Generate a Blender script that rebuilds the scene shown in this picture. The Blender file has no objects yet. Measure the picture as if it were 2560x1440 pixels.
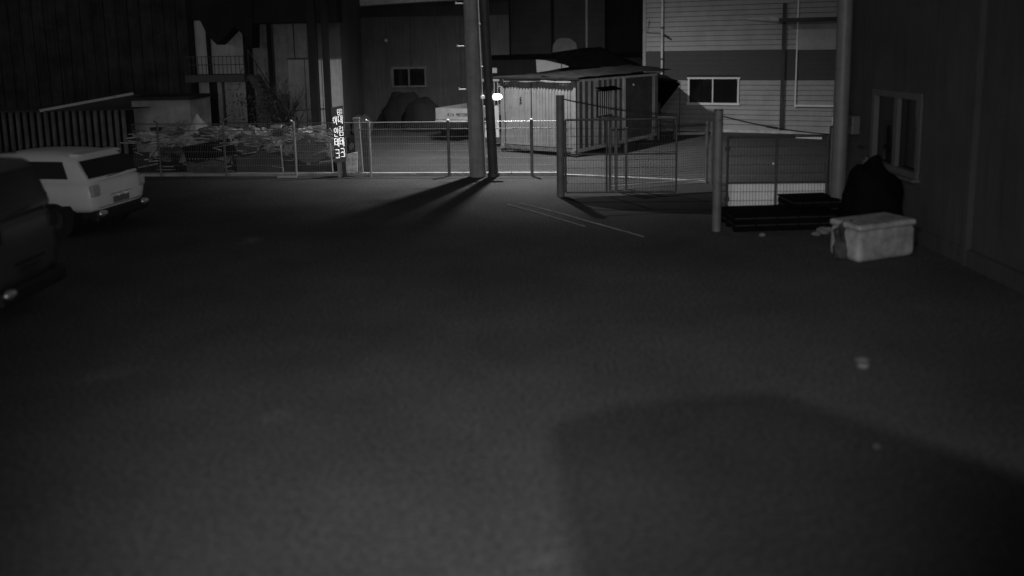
import bpy, bmesh, math, random
from mathutils import Vector, Matrix, Euler, noise
random.seed(7)
R = math.radians
scn = bpy.context.scene
col = scn.collection

# ------------------------------------------------------------------ camera
F = 2000.0                       # focal length in pixels of the 2560 px wide photograph
CAM_H = 3.7
SHIFT = -0.1245
cam_d = bpy.data.cameras.new('camera')
cam = bpy.data.objects.new('camera', cam_d); col.objects.link(cam)
cam_d.sensor_width = 36; cam_d.lens = 36 * F / 2560
cam_d.shift_y = SHIFT
cam_d.clip_start = 0.05; cam_d.clip_end = 600
cam.location = (0, 0, CAM_H)
CAM_M = Matrix.Rotation(R(90 - 8.1), 4, 'X') @ Matrix.Rotation(R(-1.0), 4, 'Z')
cam.rotation_euler = CAM_M.to_euler()
cam_d.dof.use_dof = True
cam_d.dof.focus_distance = 24.0
cam_d.dof.aperture_fstop = 0.30
scn.camera = cam

# ------------------------------------------------------------------ night sky, lamps, exposure
world = bpy.data.worlds.new('World'); scn.world = world; world.use_nodes = True
nt = world.node_tree
bg = nt.nodes['Background']
sky = nt.nodes.new('ShaderNodeTexSky'); sky.sky_type = 'NISHITA'; sky.sun_disc = False
sky.sun_elevation = R(2); sky.sun_rotation = R(200)
bw = nt.nodes.new('ShaderNodeRGBToBW')
nt.links.new(sky.outputs[0], bw.inputs[0]); nt.links.new(bw.outputs[0], bg.inputs[0])
bg.inputs[1].default_value = 0.04
scn.view_settings.view_transform = 'Standard'; scn.view_settings.look = 'None'
scn.view_settings.gamma = 1; scn.view_settings.use_curve_mapping = False
scn.view_settings.exposure = 0
scn.cycles.max_bounces = 5
scn.cycles.sample_clamp_indirect = 3

LAMP = Vector((-0.30, 25.0, 8.0))          # head of the street lamp, just above the frame
def spot(name, loc, target, watts, size, blend, radius):
    d = bpy.data.lights.new(name, 'SPOT'); d.energy = watts; d.spot_size = R(size); d.spot_blend = blend
    d.shadow_soft_size = radius
    o = bpy.data.objects.new(name, d); col.objects.link(o); o.location = loc
    o.rotation_euler = (Vector(target) - Vector(loc)).to_track_quat('-Z', 'Y').to_euler()
    return o
spot('street_lamp_light', LAMP - Vector((0, 0, .12)), (0.6, 27.2, 0), 5300, 140, 1.0, .12)
spot('camera_infrared_light', (0.0, 0.06, CAM_H - .09), (-.7, 25, 0), 1750, 84, 1.0, .03)
FLOOD = Vector((-2.2, -1.2, 6.6))
spot('wall_flood_light', FLOOD, (2.4, 7.0, 0), 1420, 88, 1.0, .05)

# ------------------------------------------------------------------ pixel helpers (photo pixel -> world point)
def ray(px, py):
    return (CAM_M.to_3x3() @ Vector(((px - 1280) / F, (720 - py) / F + SHIFT * 2560 / F, -1))).normalized()
def G(px, py, z=0.0):
    d = ray(px, py); t = (z - CAM_H) / d.z
    return Vector((0, 0, CAM_H)) + d * t
def P(px, py, Y):
    d = ray(px, py); return Vector((0, 0, CAM_H)) + d * (Y / d.y)
def on_plane(px, py, p0, n):
    d = ray(px, py); o = Vector((0, 0, CAM_H)); n = Vector(n)
    return o + d * ((Vector(p0) - o).dot(n) / d.dot(n))

# ------------------------------------------------------------------ materials
MATS = {}
def mat(name, v, rough=.7, metal=0.0, var=.25, scale=3.0, fine=0.0, streak=0.0, rust=0.0, bump=.15, spec=.4, emit=0, coord='Object'):
    if name in MATS: return MATS[name]
    m = bpy.data.materials.new(name); m.use_nodes = True; MATS[name] = m
    n = m.node_tree.nodes; l = m.node_tree.links; b = n['Principled BSDF']
    b.inputs['Roughness'].default_value = rough; b.inputs['Metallic'].default_value = metal
    b.inputs['Specular IOR Level'].default_value = spec
    tc = n.new('ShaderNodeTexCoord')
    def noise_tex(s, det, rgh=.6, stretch=None):
        t = n.new('ShaderNodeTexNoise'); t.inputs['Scale'].default_value = s; t.inputs['Detail'].default_value = det
        t.inputs['Roughness'].default_value = rgh
        if stretch:
            mp = n.new('ShaderNodeMapping'); mp.inputs['Scale'].default_value = stretch
            l.new(tc.outputs[coord], mp.inputs[0]); l.new(mp.outputs[0], t.inputs['Vector'])
        else: l.new(tc.outputs[coord], t.inputs['Vector'])
        return t
    def maprange(src, a, b_, c, d):
        r = n.new('ShaderNodeMapRange'); l.new(src, r.inputs[0])
        for i, x in enumerate((a, b_, c, d)): r.inputs[i + 1].default_value = x
        return r.outputs[0]
    def mul(a, b_):
        x = n.new('ShaderNodeMath'); x.operation = 'MULTIPLY'
        for i, s in enumerate((a, b_)):
            if isinstance(s, (int, float)): x.inputs[i].default_value = s
            else: l.new(s, x.inputs[i])
        return x.outputs[0]
    t1 = noise_tex(scale, 6)
    val = mul(maprange(t1.outputs[0], .3, .7, 1 - var, 1 + var), v)
    if fine:
        t2 = noise_tex(scale * 40, 3, .8); val = mul(val, maprange(t2.outputs[0], .3, .7, 1 - fine, 1 + fine))
    if streak:
        t3 = noise_tex(1.5, 5, .75, (6, 6, .35)); val = mul(val, maprange(t3.outputs[0], .42, .68, 1.0, 1 - streak))
    if rust:
        t4 = noise_tex(5.5, 8, .75); val = mul(val, maprange(t4.outputs[0], .56, .66, 1.0, 1 - rust))
    cmb = n.new('ShaderNodeCombineColor')
    for i in range(3): l.new(val, cmb.inputs[i])
    l.new(cmb.outputs[0], b.inputs['Base Color'])
    if bump:
        bp = n.new('ShaderNodeBump'); bp.inputs['Strength'].default_value = bump; bp.inputs['Distance'].default_value = .02
        t5 = noise_tex(scale * 9, 5, .7); l.new(t5.outputs[0], bp.inputs['Height']); l.new(bp.outputs[0], b.inputs['Normal'])
    if emit:
        b.inputs['Emission Color'].default_value = (1, 1, 1, 1); b.inputs['Emission Strength'].default_value = emit
    return m
M = dict(
    conc_pole=mat('concrete_pole', .30, .85, var=.2, fine=.15, streak=.25),
    dark_steel=mat('dark_painted_steel', .07, .5, .3, var=.3, rust=.3),
    post=mat('grey_painted_post', .17, .6, .1, var=.3, rust=.35),
    bigpost=mat('gate_post_paint', .15, .65, .1, var=.25, rust=.3, streak=.3),
    galv=mat('galvanised_wire', .22, .5, .5, var=.2),
    wire=mat('bright_wire', .45, .5, .1, var=.2, bump=0), cap=mat('white_cap', .95, .3, 0, var=.02, bump=0),
    pale_metal=mat('pale_metal', .6, .4, .3, var=.15, rust=.3),
    white_paint=mat('white_car_paint', .88, .35, 0, var=.05, spec=.6, bump=0),
    van_paint=mat('dark_car_paint', .06, .25, 0, var=.08, spec=.6, bump=0),
    glass=mat('dark_glass', .008, .08, 0, var=.1, spec=.5, bump=0),
    rubber=mat('rubber', .02, .85, 0, var=.2),
    trim=mat('black_plastic_trim', .018, .6, 0, var=.2),
    lamp_lens=mat('tail_lamp_lens', .5, .15, 0, var=.2, spec=.8, bump=0),
    chrome=mat('chrome', .85, .15, 1.0, var=.05, bump=0),
    reflect=mat('reflector', .95, .3, 0, var=.05, bump=0, spec=1.0),
    retro=mat('glossy_reflector', .9, .42, .9, var=.05, bump=0),
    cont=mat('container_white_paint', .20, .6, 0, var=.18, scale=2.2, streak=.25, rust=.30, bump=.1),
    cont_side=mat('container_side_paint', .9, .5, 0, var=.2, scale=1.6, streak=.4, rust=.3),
    cont_dark=mat('container_door_paint', .12, .6, 0, var=.3, streak=.4),
    tarp=mat('dark_tarpaulin', .03, .6, 0, var=.4, fine=.15, bump=.4),
    black_tarp=mat('black_tarpaulin', .005, .9, 0, var=.4, bump=.4, spec=.05),
    siding=mat('pale_siding_board', .27, .6, 0, var=.14, scale=1.5, fine=.06, streak=.10),
    siding_dark=mat('dark_siding_board', .036, .6, 0, var=.12, scale=1.2, fine=.05, streak=.12),
    frame=mat('white_window_frame', .62, .45, 0, var=.08, bump=0),
    dim_frame=mat('grey_window_frame', .10, .5, 0, var=.12, bump=0),
    ink=mat('dark_ink', .02, .6, 0, var=.1, bump=0),
    sign_face=mat('sign_board_face', .18, .55, 0, var=.15, streak=.15),
    sign_white=mat('sign_white_letter', .95, .36, 1.0, var=.04, bump=0),
    wall_dark=mat('dark_building_wall', .045, .85, 0, var=.35, scale=.6, fine=.1, streak=.35),
    wall_black=mat('unlit_building_wall', .018, .9, 0, var=.4, scale=.5, streak=.4),
    wall_mid=mat('grey_building_wall', .10, .85, 0, var=.2, scale=.7, streak=.3),
    wall_pale=mat('pale_rendered_wall', .6, .85, 0, var=.22, scale=.8, fine=.08, streak=.35),
    wall_right=mat('right_building_render', .062, .9, 0, var=.22, scale=.7, fine=.12, streak=.3, bump=.25),
    kerb=mat('concrete_kerb', .42, .85, 0, var=.25, fine=.2, rust=.3),
    slab=mat('pale_concrete_slab', .42, .85, 0, var=.12, fine=.10, scale=1.5),
    wood=mat('weathered_wood', .28, .8, 0, var=.35, streak=.3),
    sack=mat('pale_plastic_sack', .6, .45, 0, var=.7, scale=9, rust=.75),
    sheet=mat('scrap_sheet_metal', .32, .45, .3, var=.4, scale=4, rust=.6),
    rustm=mat('rusty_scrap', .10, .7, .1, var=.5, scale=5),
    box=mat('pale_plastic_box', .32, .6, 0, var=.4, scale=4, fine=.1, rust=.25),
    stone=mat('pale_stone', .15, .9, 0, var=.3),
    bark=mat('dry_branches', .07, .9, 0, var=.4),
    glow=mat('lit_lamp_glass', .9, .4, 0, var=.02, bump=0, emit=3.0),
    glow_dim=mat('dim_lamp_glass', .7, .4, 0, var=.3, bump=0, emit=.28),
)

# yard surface: dark worn concrete with a few pale scuffs that have places of their own
def ground_mat(name, v, var, scuffs=()):
    m = mat(name, v, .88, 0, var=var, scale=.45, fine=.12, rust=0, bump=.35, spec=.25)
    n = m.node_tree.nodes; l = m.node_tree.links; b = n['Principled BSDF']
    src = b.inputs['Base Color'].links[0].from_socket
    tc = n.new('ShaderNodeTexCoord')
    # grit
    g = n.new('ShaderNodeTexNoise'); g.inputs['Scale'].default_value = 22; g.inputs['Detail'].default_value = 7; g.inputs['Roughness'].default_value = .8
    l.new(tc.outputs['Object'], g.inputs['Vector'])
    mr = n.new('ShaderNodeMapRange'); l.new(g.outputs[0], mr.inputs[0])
    for i, x in enumerate((.40, .60, .35, 1.65)): mr.inputs[i + 1].default_value = x
    mx = n.new('ShaderNodeVectorMath'); mx.operation = 'SCALE'; l.new(src, mx.inputs[0]); l.new(mr.outputs[0], mx.inputs['Scale'])
    out = mx.outputs[0]
    for (c, rx, ry, ang, amt) in scuffs:
        mp = n.new('ShaderNodeMapping'); mp.vector_type = 'TEXTURE'
        mp.inputs['Location'].default_value = (c.x, c.y, 0); mp.inputs['Rotation'].default_value = (0, 0, ang)
        mp.inputs['Scale'].default_value = (rx, ry, 50)
        wn = n.new('ShaderNodeTexNoise'); wn.inputs['Scale'].default_value = 4; wn.inputs['Detail'].default_value = 4
        l.new(tc.outputs['Object'], wn.inputs['Vector']); l.new(tc.outputs['Object'], mp.inputs[0])
        ln = n.new('ShaderNodeVectorMath'); ln.operation = 'LENGTH'; l.new(mp.outputs[0], ln.inputs[0])
        ad = n.new('ShaderNodeMath'); ad.operation = 'ADD'; l.new(ln.outputs['Value'], ad.inputs[0]); l.new(wn.outputs[0], ad.inputs[1])
        r2 = n.new('ShaderNodeMapRange'); r2.interpolation_type = 'SMOOTHSTEP'; l.new(ad.outputs[0], r2.inputs[0])
        for i, x in enumerate((.5, 1.55, 1 + amt, 1.0)): r2.inputs[i + 1].default_value = x
        s2 = n.new('ShaderNodeVectorMath'); s2.operation = 'SCALE'; l.new(out, s2.inputs[0]); l.new(r2.outputs[0], s2.inputs['Scale'])
        out = s2.outputs[0]
    l.new(out, b.inputs['Base Color'])
    return m

# ------------------------------------------------------------------ mesh builder
class MB:
    def __init__(s): s.v = []; s.f = []; s.sm = []
    def add(s, vs, fs, smooth=False):
        o = len(s.v); s.v += [tuple(x) for x in vs]; s.f += [tuple(i + o for i in f) for f in fs]; s.sm += [smooth] * len(fs); return s
    def box(s, c, d, rot=None):
        hx, hy, hz = d[0] / 2, d[1] / 2, d[2] / 2
        vs = [Vector((x * hx, y * hy, z * hz)) for x, y, z in ((-1,-1,-1),(1,-1,-1),(1,1,-1),(-1,1,-1),(-1,-1,1),(1,-1,1),(1,1,1),(-1,1,1))]
        if rot is not None: vs = [rot @ v for v in vs]
        return s.add([v + Vector(c) for v in vs], [(0,3,2,1),(4,5,6,7),(0,1,5,4),(1,2,6,5),(2,3,7,6),(3,0,4,7)])
    def bar(s, a, b, w, h=None, up=(0, 0, 1)):
        a, b = Vector(a), Vector(b); d = (b - a); L = d.length; d.normalize(); h = h or w
        up = Vector(up)
        if abs(d.dot(up)) > .98: up = Vector((0, 1, 0))
        x = d.cross(up).normalized(); z = x.cross(d)
        vs = []
        for p in (a, b):
            for i, j in ((-1,-1),(1,-1),(1,1),(-1,1)): vs.append(p + x * (i * w / 2) + z * (j * h / 2))
        return s.add(vs, [(0,1,2,3),(7,6,5,4),(0,4,5,1),(1,5,6,2),(2,6,7,3),(3,7,4,0)])
    def tube(s, pts, r, n=10, cap=True):
        pts = [Vector(p) for p in pts]; rs = r if isinstance(r, (list, tuple)) else [r] * len(pts); vs = []
        for i, p in enumerate(pts):
            d = (pts[min(i + 1, len(pts) - 1)] - pts[max(i - 1, 0)]).normalized()
            up = Vector((0, 0, 1)) if abs(d.z) < .9 else Vector((0, 1, 0))
            x = d.cross(up).normalized(); y = x.cross(d)
            for k in range(n):
                a = 2 * math.pi * k / n; vs.append(p + (x * math.cos(a) + y * math.sin(a)) * rs[i])
        fs = []
        for i in range(len(pts) - 1):
            for k in range(n):
                k2 = (k + 1) % n; fs.append((i * n + k, i * n + k2, (i + 1) * n + k2, (i + 1) * n + k))
        s.add(vs, fs, True)
        if cap:
            s.add([vs[k] for k in range(n)], [tuple(range(n - 1, -1, -1))]); s.add([vs[-n + k] for k in range(n)], [tuple(range(n))])
        return s
    def ell(s, c, r, n=12, m=8, nz=0.0, seed=0, rot=None):
        vs = []; c = Vector(c)
        for j in range(m + 1):
            th = math.pi * j / m
            for k in range(n):
                ph = 2 * math.pi * k / n
                v = Vector((math.sin(th) * math.cos(ph), math.sin(th) * math.sin(ph), math.cos(th)))
                k_ = 1 + nz * noise.noise(v * 2.2 + Vector((seed * 7.3, seed, 0))) + (.45 * noise.noise(v * 5.5 + Vector((seed, seed * 3.1, 0))) if nz > .8 else 0)
                v = Vector((v.x * r[0] * k_, v.y * r[1] * k_, v.z * r[2] * k_))
                if rot is not None: v = rot @ v
                vs.append(c + v)
        fs = []
        for j in range(m):
            for k in range(n):
                k2 = (k + 1) % n; fs.append((j * n + k, (j + 1) * n + k, (j + 1) * n + k2, j * n + k2))
        return s.add(vs, fs, nz < .5)
    def prism(s, poly, ext):
        poly = [Vector(p) for p in poly]; e = Vector(ext); n = len(poly)
        vs = poly + [p + e for p in poly]
        return s.add(vs, [tuple(range(n - 1, -1, -1)), tuple(range(n, 2 * n))] + [(i, (i + 1) % n, n + (i + 1) % n, n + i) for i in range(n)])
    def build(s, name, m, parent=None, loc=None):
        me = bpy.data.meshes.new(name); me.from_pydata(s.v, [], s.f); me.update()
        me.polygons.foreach_set('use_smooth', s.sm)
        bm = bmesh.new(); bm.from_mesh(me); bmesh.ops.recalc_face_normals(bm, faces=bm.faces)
        bm.to_mesh(me); bm.free()
        me.materials.append(m)
        o = bpy.data.objects.new(name, me); col.objects.link(o)
        if parent: o.parent = parent
        if loc is not None:
            L = Vector(loc); me.transform(Matrix.Translation(-L)); o.location = L
        return o
def tag(o, label, cat, group=None, kind=None):
    if label: o['label'] = label
    if cat: o['category'] = cat
    if group: o['group'] = group
    if kind: o['kind'] = kind
    return o
def struct(o): o['kind'] = 'structure'; return o
def thing(name, label, cat, loc=(0, 0, 0), rz=0, group=None):
    o = bpy.data.objects.new(name, None); col.objects.link(o); o.location = loc; o.rotation_euler = (0, 0, rz)
    o.empty_display_size = .3
    return tag(o, label, cat, group)
def copy_tree(o, parent=None):
    c = o.copy(); col.objects.link(c); c.parent = parent
    for ch in list(o.children): copy_tree(ch, c)
    return c
def bevel(o, w=.02, seg=2):
    b = o.modifiers.new('bevel', 'BEVEL'); b.width = w; b.segments = seg; b.limit_method = 'ANGLE'; return o

# ------------------------------------------------------------------ ground, road, kerb
scuffs = [(G(630, 601), .30, .5, 0, .9), (G(690, 1040), .30, .22, .9, .35), (G(1365, 1398), .22, .10, .1, .5),
          (G(280, 935), .5, .3, .4, .3)]
yard_m = ground_mat('yard_concrete', .066, .26, scuffs)
road_m = ground_mat('road_concrete', .05, .25)
def sheet(name, x0, x1, y0, y1, z, m):
    return MB().add([(x0, y0, z), (x1, y0, z), (x1, y1, z), (x0, y1, z)], [(0, 1, 2, 3)]).build(name, m)
struct(sheet('ground', -150, 150, -40, 260, 0, yard_m))
FY = lambda px: G(px, 437.5).y            # fence line depth
A = G(330, 441); B = G(1402, 439)
def fence_pt(px):
    # point of the fence line under photo column px
    d = ray(px, 438); t = ((A.x) * (B.y - A.y) - A.y * (B.x - A.x)) / (d.x * (B.y - A.y) - d.y * (B.x - A.x))
    return Vector((d.x * t, d.y * t, 0))
d_f = (B - A).normalized(); n_f = Vector((-d_f.y, d_f.x, 0))
road = MB().add([A - d_f * 40 + n_f * .35 + Vector((0, 0, .004)), A + d_f * 70 + n_f * .35 + Vector((0, 0, .004)),
                 A + d_f * 70 + n_f * 24 + Vector((0, 0, .004)), A - d_f * 40 + n_f * 24 + Vector((0, 0, .004))], [(0, 1, 2, 3)])
struct(road.build('road', road_m))
kerb = tag(MB().box((0, 0, 0), (0.001, .001, .001)).build('kerb', M['kerb']), None, None); bpy.data.objects.remove(kerb)
kerb = bpy.data.objects.new('kerb', None); col.objects.link(kerb); kerb['kind'] = 'structure'
kL = (B - A).length + 4; nk = 12
for i in range(nk):
    a = A - d_f * 4 + d_f * (kL + .0) * i / nk; b = A - d_f * 4 + d_f * (kL * (i + 1) / nk - .02)
    z = .045 + random.uniform(-.004, .004)
    MB().bar(a + n_f * .1 + Vector((0, 0, z)), b + n_f * .1 + Vector((0, 0, z)), .22, .09).build('kerb_stone', M['kerb'], kerb)

# ------------------------------------------------------------------ building at the right edge
WX = 7.45; WY1 = 18.05
rb = thing('workshop_building', 'dark rendered workshop wall with a two pane window along the right edge', 'building', (WX, WY1, 0))
def rbp(name, mb, m): return mb.build(name, m, rb, None) 
def shift(mb, base): mb.v = [(v[0] - base[0], v[1] - base[1], v[2] - base[2]) for v in mb.v]; return mb
RB = (WX, WY1, 0)
n_r = (1, 0, 0)
w0 = on_plane(2190, 236, (WX, 0, 0), n_r); w1 = on_plane(2300, 250, (WX, 0, 0), n_r)
wb0 = on_plane(2190, 398, (WX, 0, 0), n_r); wb1 = on_plane(2300, 440, (WX, 0, 0), n_r)
wy0, wy1 = w1.y, w0.y; wz0, wz1 = (wb0.z + wb1.z) / 2, (w0.z + w1.z) / 2
ys = WY1 - 5.0                                   # pilaster joint
yseam = on_plane(2425, 400, (WX, 0, 0), n_r).y
for (ya, yb, za, zb) in ((wy1, WY1, 0, 8), (wy0, wy1, 0, wz0), (wy0, wy1, wz1, 8), (yseam, wy0, 0, 8)):
    shift(MB().box((WX + .15, (ya + yb) / 2, (za + zb) / 2), (.3, yb - ya, zb - za)), RB).build('wall', M['wall_right'], rb)
shift(MB().box((WX + .20, (yseam - .12 - 2) / 2, 4), (.3, yseam - .12 + 2, 8)), RB).build('wall', M['wall_right'], rb)
shift(MB().box((WX + .10, yseam - .06, 4), (.30, .11, 8)), RB).build('pilaster', M['wall_right'], rb)
shift(MB().box((WX + 4.5, WY1 - .15, 4), (8.3, .3, 8)), RB).build('end_wall', M['wall_right'], rb)
shift(MB().box((WX + .1, (WY1 - 2) / 2, .14), (.26, WY1 + 1.6, .28)), RB).build('plinth', M['wall_right'], rb)
wf = shift(MB().box((WX + .02, (wy0 + wy1) / 2, wz0 - .05), (.14, wy1 - wy0 + .2, .12)).box((WX + .02, (wy0 + wy1) / 2, wz1 + .05), (.10, wy1 - wy0 + .2, .12))
    .box((WX + .02, wy0 - .05, (wz0 + wz1) / 2), (.10, .12, wz1 - wz0)).box((WX + .02, wy1 + .05, (wz0 + wz1) / 2), (.10, .12, wz1 - wz0))
    .box((WX + .03, (wy0 + wy1) / 2, (wz0 + wz1) / 2), (.08, .14, wz1 - wz0)), RB).build('window_frame', M['dim_frame'], rb)
for (ya, yb) in ((wy0 + .01, (wy0 + wy1) / 2 - .08), ((wy0 + wy1) / 2 + .08, wy1 - .01)):
    shift(MB().box((WX + .09, (ya + yb) / 2, (wz0 + wz1) / 2), (.015, yb - ya, wz1 - wz0 - .01)), RB).build('pane', M['glass'], wf)
shift(MB().bar((WX - .06, wy0 - .15, wz0 - .13), (WX - .06, wy1 + .12, wz0 - .13), .18, .05), RB).build('window_sill', M['dim_frame'], rb)
# drain pipe standing at the far corner
pb = G(2092, 545)
dp = thing('drain_pipe', 'thick pale grey vertical pipe at the far corner of the dark workshop', 'pipe', pb)
MB().tube([(0, 0, 0), (0, 0, 9)], .15, 16).build('pipe', mat('pipe_paint', .16, .5, 0, var=.15, streak=.2), dp)
MB().tube([(0, 0, 0), (0, 0, .12)], .18, 16).build('collar', M['post'], dp)
# meter box + swan neck lamp on the wall
mbp = P(2134, 312, 16.9); mx = WX - .09
mt = tag(bevel(MB().box((0, 0, 0), (.18, .26, .40)).build('meter_box', M['dim_frame'], None), .02), 'small grey meter box on the workshop wall left of its window', 'meter box')
mt.location = on_plane(2134, 312, (mx, 0, 0), n_r)
MB().box((-.097, 0, .05), (.012, .16, .16)).build('meter_window', M['glass'], mt)
wl = on_plane(2166, 408, (WX - .2, 0, 0), n_r)
l2 = thing('wall_lamp', 'unlit bulb fitting on a bent arm below the workshop window', 'lamp', wl)
MB().tube([(.2, .5, .28), (.0, .42, .30), (-.02, .12, .2), (0, 0, .1)], .025, 8).build('arm', M['dark_steel'], l2)
MB().ell((0, 0, 0), (.09, .09, .11)).build('bulb', M['dim_frame'], l2)
MB().tube([(0, 0, .08), (0, 0, .14)], .06, 10).build('socket', M['dark_steel'], l2)

# things by the wall
def crumple(name, c, r, seed, m, nz=.35, n=16, mm=10, parent=None, flat=True):
    mb = MB().ell((0, 0, 0), r, n, mm, nz, seed)
    if flat: mb.v = [(v[0], v[1], max(v[2], -r[2] * .45)) for v in mb.v]
    o = mb.build(name, m, parent); o.location = (c[0], c[1], c[2] + (r[2] * .45 if flat else 0)); return o
bx0 = G(2145, 662); bx1 = G(2292, 640)
bd = (bx1 - bx0); bl = bd.length; ang = math.atan2(bd.y, bd.x)
ct = thing('storage_chest', 'pale lidded plastic chest on the ground in front of the workshop wall', 'chest', (bx0 + bx1) / 2, ang)
bevel(MB().box((0, .36, .28), (bl - .04, .70, .56)).build('body', M['box'], ct), .10, 4)
lidm = MB().box((0, .36, .60), (bl - .03, .71, .11)); bevel(lidm.build('lid', M['box'], ct), .05, 4)
tag(crumple('dark_bag', G(2112, 645), (.22, .2, .42), 14, M['tarp'], .5, 14, 10), 'small dark bag leaning against the left end of the pale chest', 'bag')
tag(crumple('covered_heap', G(2172, 598), (.56, .5, 1.02), 4, M['black_tarp'], .22, 24, 16), 'rounded heap under black sheeting behind the pale chest', 'covered heap')
def pallet_stack(c, w, d, n, rz, label):
    t = thing('pallet_stack', label, 'pallets', c, rz)
    z = 0
    for k in range(n):
        for j in range(5): MB().box((-w / 2 + w * (j + .5) / 5, 0, z + .125), (w / 5 - .03, d, .022)).build('deck_board', M['trim'], t)
        for j in (-1, 0, 1): MB().box((0, j * (d / 2 - .05), z + .057), (w, .09, .11)).build('bearer', M['black_tarp'], t)
        z += .14
    m = MB().box((0, 0, z + .02), (w + .02, d + .02, .035)); bevel(m.build('cover_sheet', M['black_tarp'], t), .01)
    return t
pa = G(1968, 578)
pallet_stack((pa.x, pa.y + .55, 0), 2.15, 1.0, 2, .05, 'low wide stack under black sheeting just beyond the leaning chest')['label'] = 'lower and wider black covered pallet stack, nearer the camera beside the gate'
pc = G(2040, 556)
pallet_stack((pc.x, pc.y + .45, 0), 1.0, .8, 3, .08, 'taller narrow black covered pallet stack at the foot of the thick pipe')
dbs = [(1850, 566, .07), (2062, 582, .11), (1905, 590, .05), (2040, 588, .06), (1838, 560, .05)]
for i, (px, py, r) in enumerate(dbs):
    o = crumple('rubble_piece', G(px, py), (r * 1.5, r, r * .8), 20 + i, M['stone'], .5, 8, 6)
    tag(o, ['small pale rubble piece beside the foot of the nearer gate post', 'largest pale rubble lump in front of the black pallet stacks', 'dull stone lying before the low black stack',
            'small stone just left of the largest rubble lump', 'tiny rubble chip touching the nearer gate post foot'][i], 'rubble')
tag(crumple('stone', G(2158, 918), (.075, .05, .035), 31, M['stone'], .4, 10, 6), 'dark edged stone alone on the yard at right, far from the wall', 'stone')
tag(crumple('pebble', G(2192, 1118), (.035, .03, .02), 33, M['stone'], .4, 8, 5), 'small pale pebble inside the large foreground shadow', 'pebble')
tag(crumple('stone', G(2155, 903), (.10, .07, .04), 35, M['rustm'], .4, 10, 6), 'dark flat stone just behind the pale stone at right', 'stone')

# ------------------------------------------------------------------ wire fence
def wire_mesh(parent, a, b, z0, z1, step, r, name='wire_mesh', m=None, hstep=None):
    """welded wire panel between ground points a and b (parent-local)"""
    mb = MB(); a = Vector(a); b = Vector(b); d = (b - a); L = d.length; d.normalize()
    n = Vector((-d.y, d.x, 0))
    def prism_wire(p, q, ax1, ax2):
        vs = []
        for e in (p, q):
            for k in range(3):
                t = 2 * math.pi * k / 3; vs.append(e + ax1 * (r * math.cos(t)) + ax2 * (r * math.sin(t)))
        mb.add(vs, [(0, 1, 4, 3), (1, 2, 5, 4), (2, 0, 3, 5)], True)
    k = int(L / step)
    for i in range(k + 1):
        p = a + d * (i * L / k) + d * random.uniform(-.004, .004)
        prism_wire(p + Vector((0, 0, z0)), p + Vector((0, 0, z1)), d, n)
    k = max(1, int((z1 - z0) / (hstep or step))); r = r * (1.3 if hstep else 1)
    for i in range(k + 1):
        z = z0 + (z1 - z0) * i / k
        prism_wire(a + Vector((0, 0, z)), b + Vector((0, 0, z)), n, Vector((0, 0, 1)))
    o = mb.build(name, m or M['galv'], parent); o['kind'] = 'stuff'; return o
fence = thing('wire_fence', 'wire mesh fence with thin posts between the yard and the road', 'fence', (A.x, A.y, 0))
ftop = 1.60
post_px = [405, 568, 743, 929, 1124, 1330]
flat = lambda v: Vector((v[0] - A.x, v[1] - A.y, v[2] if len(v) > 2 else 0))
fa = flat(fence_pt(340)); fb = flat(fence_pt(1396))
wire_mesh(fence, fa, fb, .12, ftop - .03, .055, .0021, m=M['wire'], hstep=.20)
MB().tube([fa + Vector((0, 0, ftop - .02)), flat(fence_pt(835)) + Vector((0, 0, ftop - .02))], .012, 6).build('rail', M['galv'], fence)
MB().tube([flat(fence_pt(835)) + Vector((0, 0, ftop - .02)), fb + Vector((0, 0, ftop - .02))], .014, 6).build('rail', M['pale_metal'], fence)
for z in (ftop - .22, .12):
    MB().tube([fa + Vector((0, 0, z)), fb + Vector((0, 0, z))], .011 if z < ftop - .1 else .014, 6).build('rail', M['galv'], fence)
for i, px in enumerate(post_px):
    b = flat(fence_pt(px)); o = thing('x', None, None); bpy.data.objects.remove(o)
    r = .030 if px not in (1124, 1330) else .045
    if px in (1124, 1330):
        MB().tube([b + Vector((0, -.06, 0)), b + Vector((0, -.06, ftop + .03))], r, 12).build('post', M['post'], fence)
        MB().tube([b + Vector((0, -.06, ftop + .03)), b + Vector((0, -.06, ftop + .05)), b + Vector((0, -.06, ftop + .07))], [r * 1.15, r * 1.0, r * .3], 12).build('post_cap', M['cap'], fence)
    else:
        MB().tube([b + Vector((0, -.05, 0)), b + Vector((-.01, -.05, ftop + .02)), b + Vector((-.09, -.05, ftop + .07))], r, 8).build('post', M['pale_metal'] if px > 700 else M['post'], fence)
# low inner cage frame in front of the scrap
lc = thing('low_mesh_frame', 'low metal frame with mesh at the fence foot left of the sign', 'frame', fence_pt(703))
q0 = Vector((0, .25, 0)); q1 = fence_pt(828) - fence_pt(703) + Vector((0, .25, 0))
for q, hh in ((q0, .92), (q1, .95)): MB().tube([q, q + Vector((-.04, 0, hh))], .022, 8).build('upright', M['pale_metal'], lc)
wire_mesh(lc, q0, q1, .05, .85, .05, .0025)
MB().bar(Vector((.0, -.38, .03)), Vector((.55, -.38, .03)), .05, .05).build('foot_bar', M['pale_metal'], lc)

# sagging band & round disc behind frame
hs = thing('sagging_hose', 'dark hose sagging in a curve across the fence foot left of the sign', 'hose', fence_pt(700) + Vector((0, .5, 0)))
hw = (fence_pt(835) - fence_pt(700)).x
MB().tube([(hw * t, 0, .98 - 1.75 * t * (1 - t) * (1.3 - .6 * t)) for t in [k / 14 for k in range(15)]], .03, 8).build('hose', M['wood'], hs)

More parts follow.
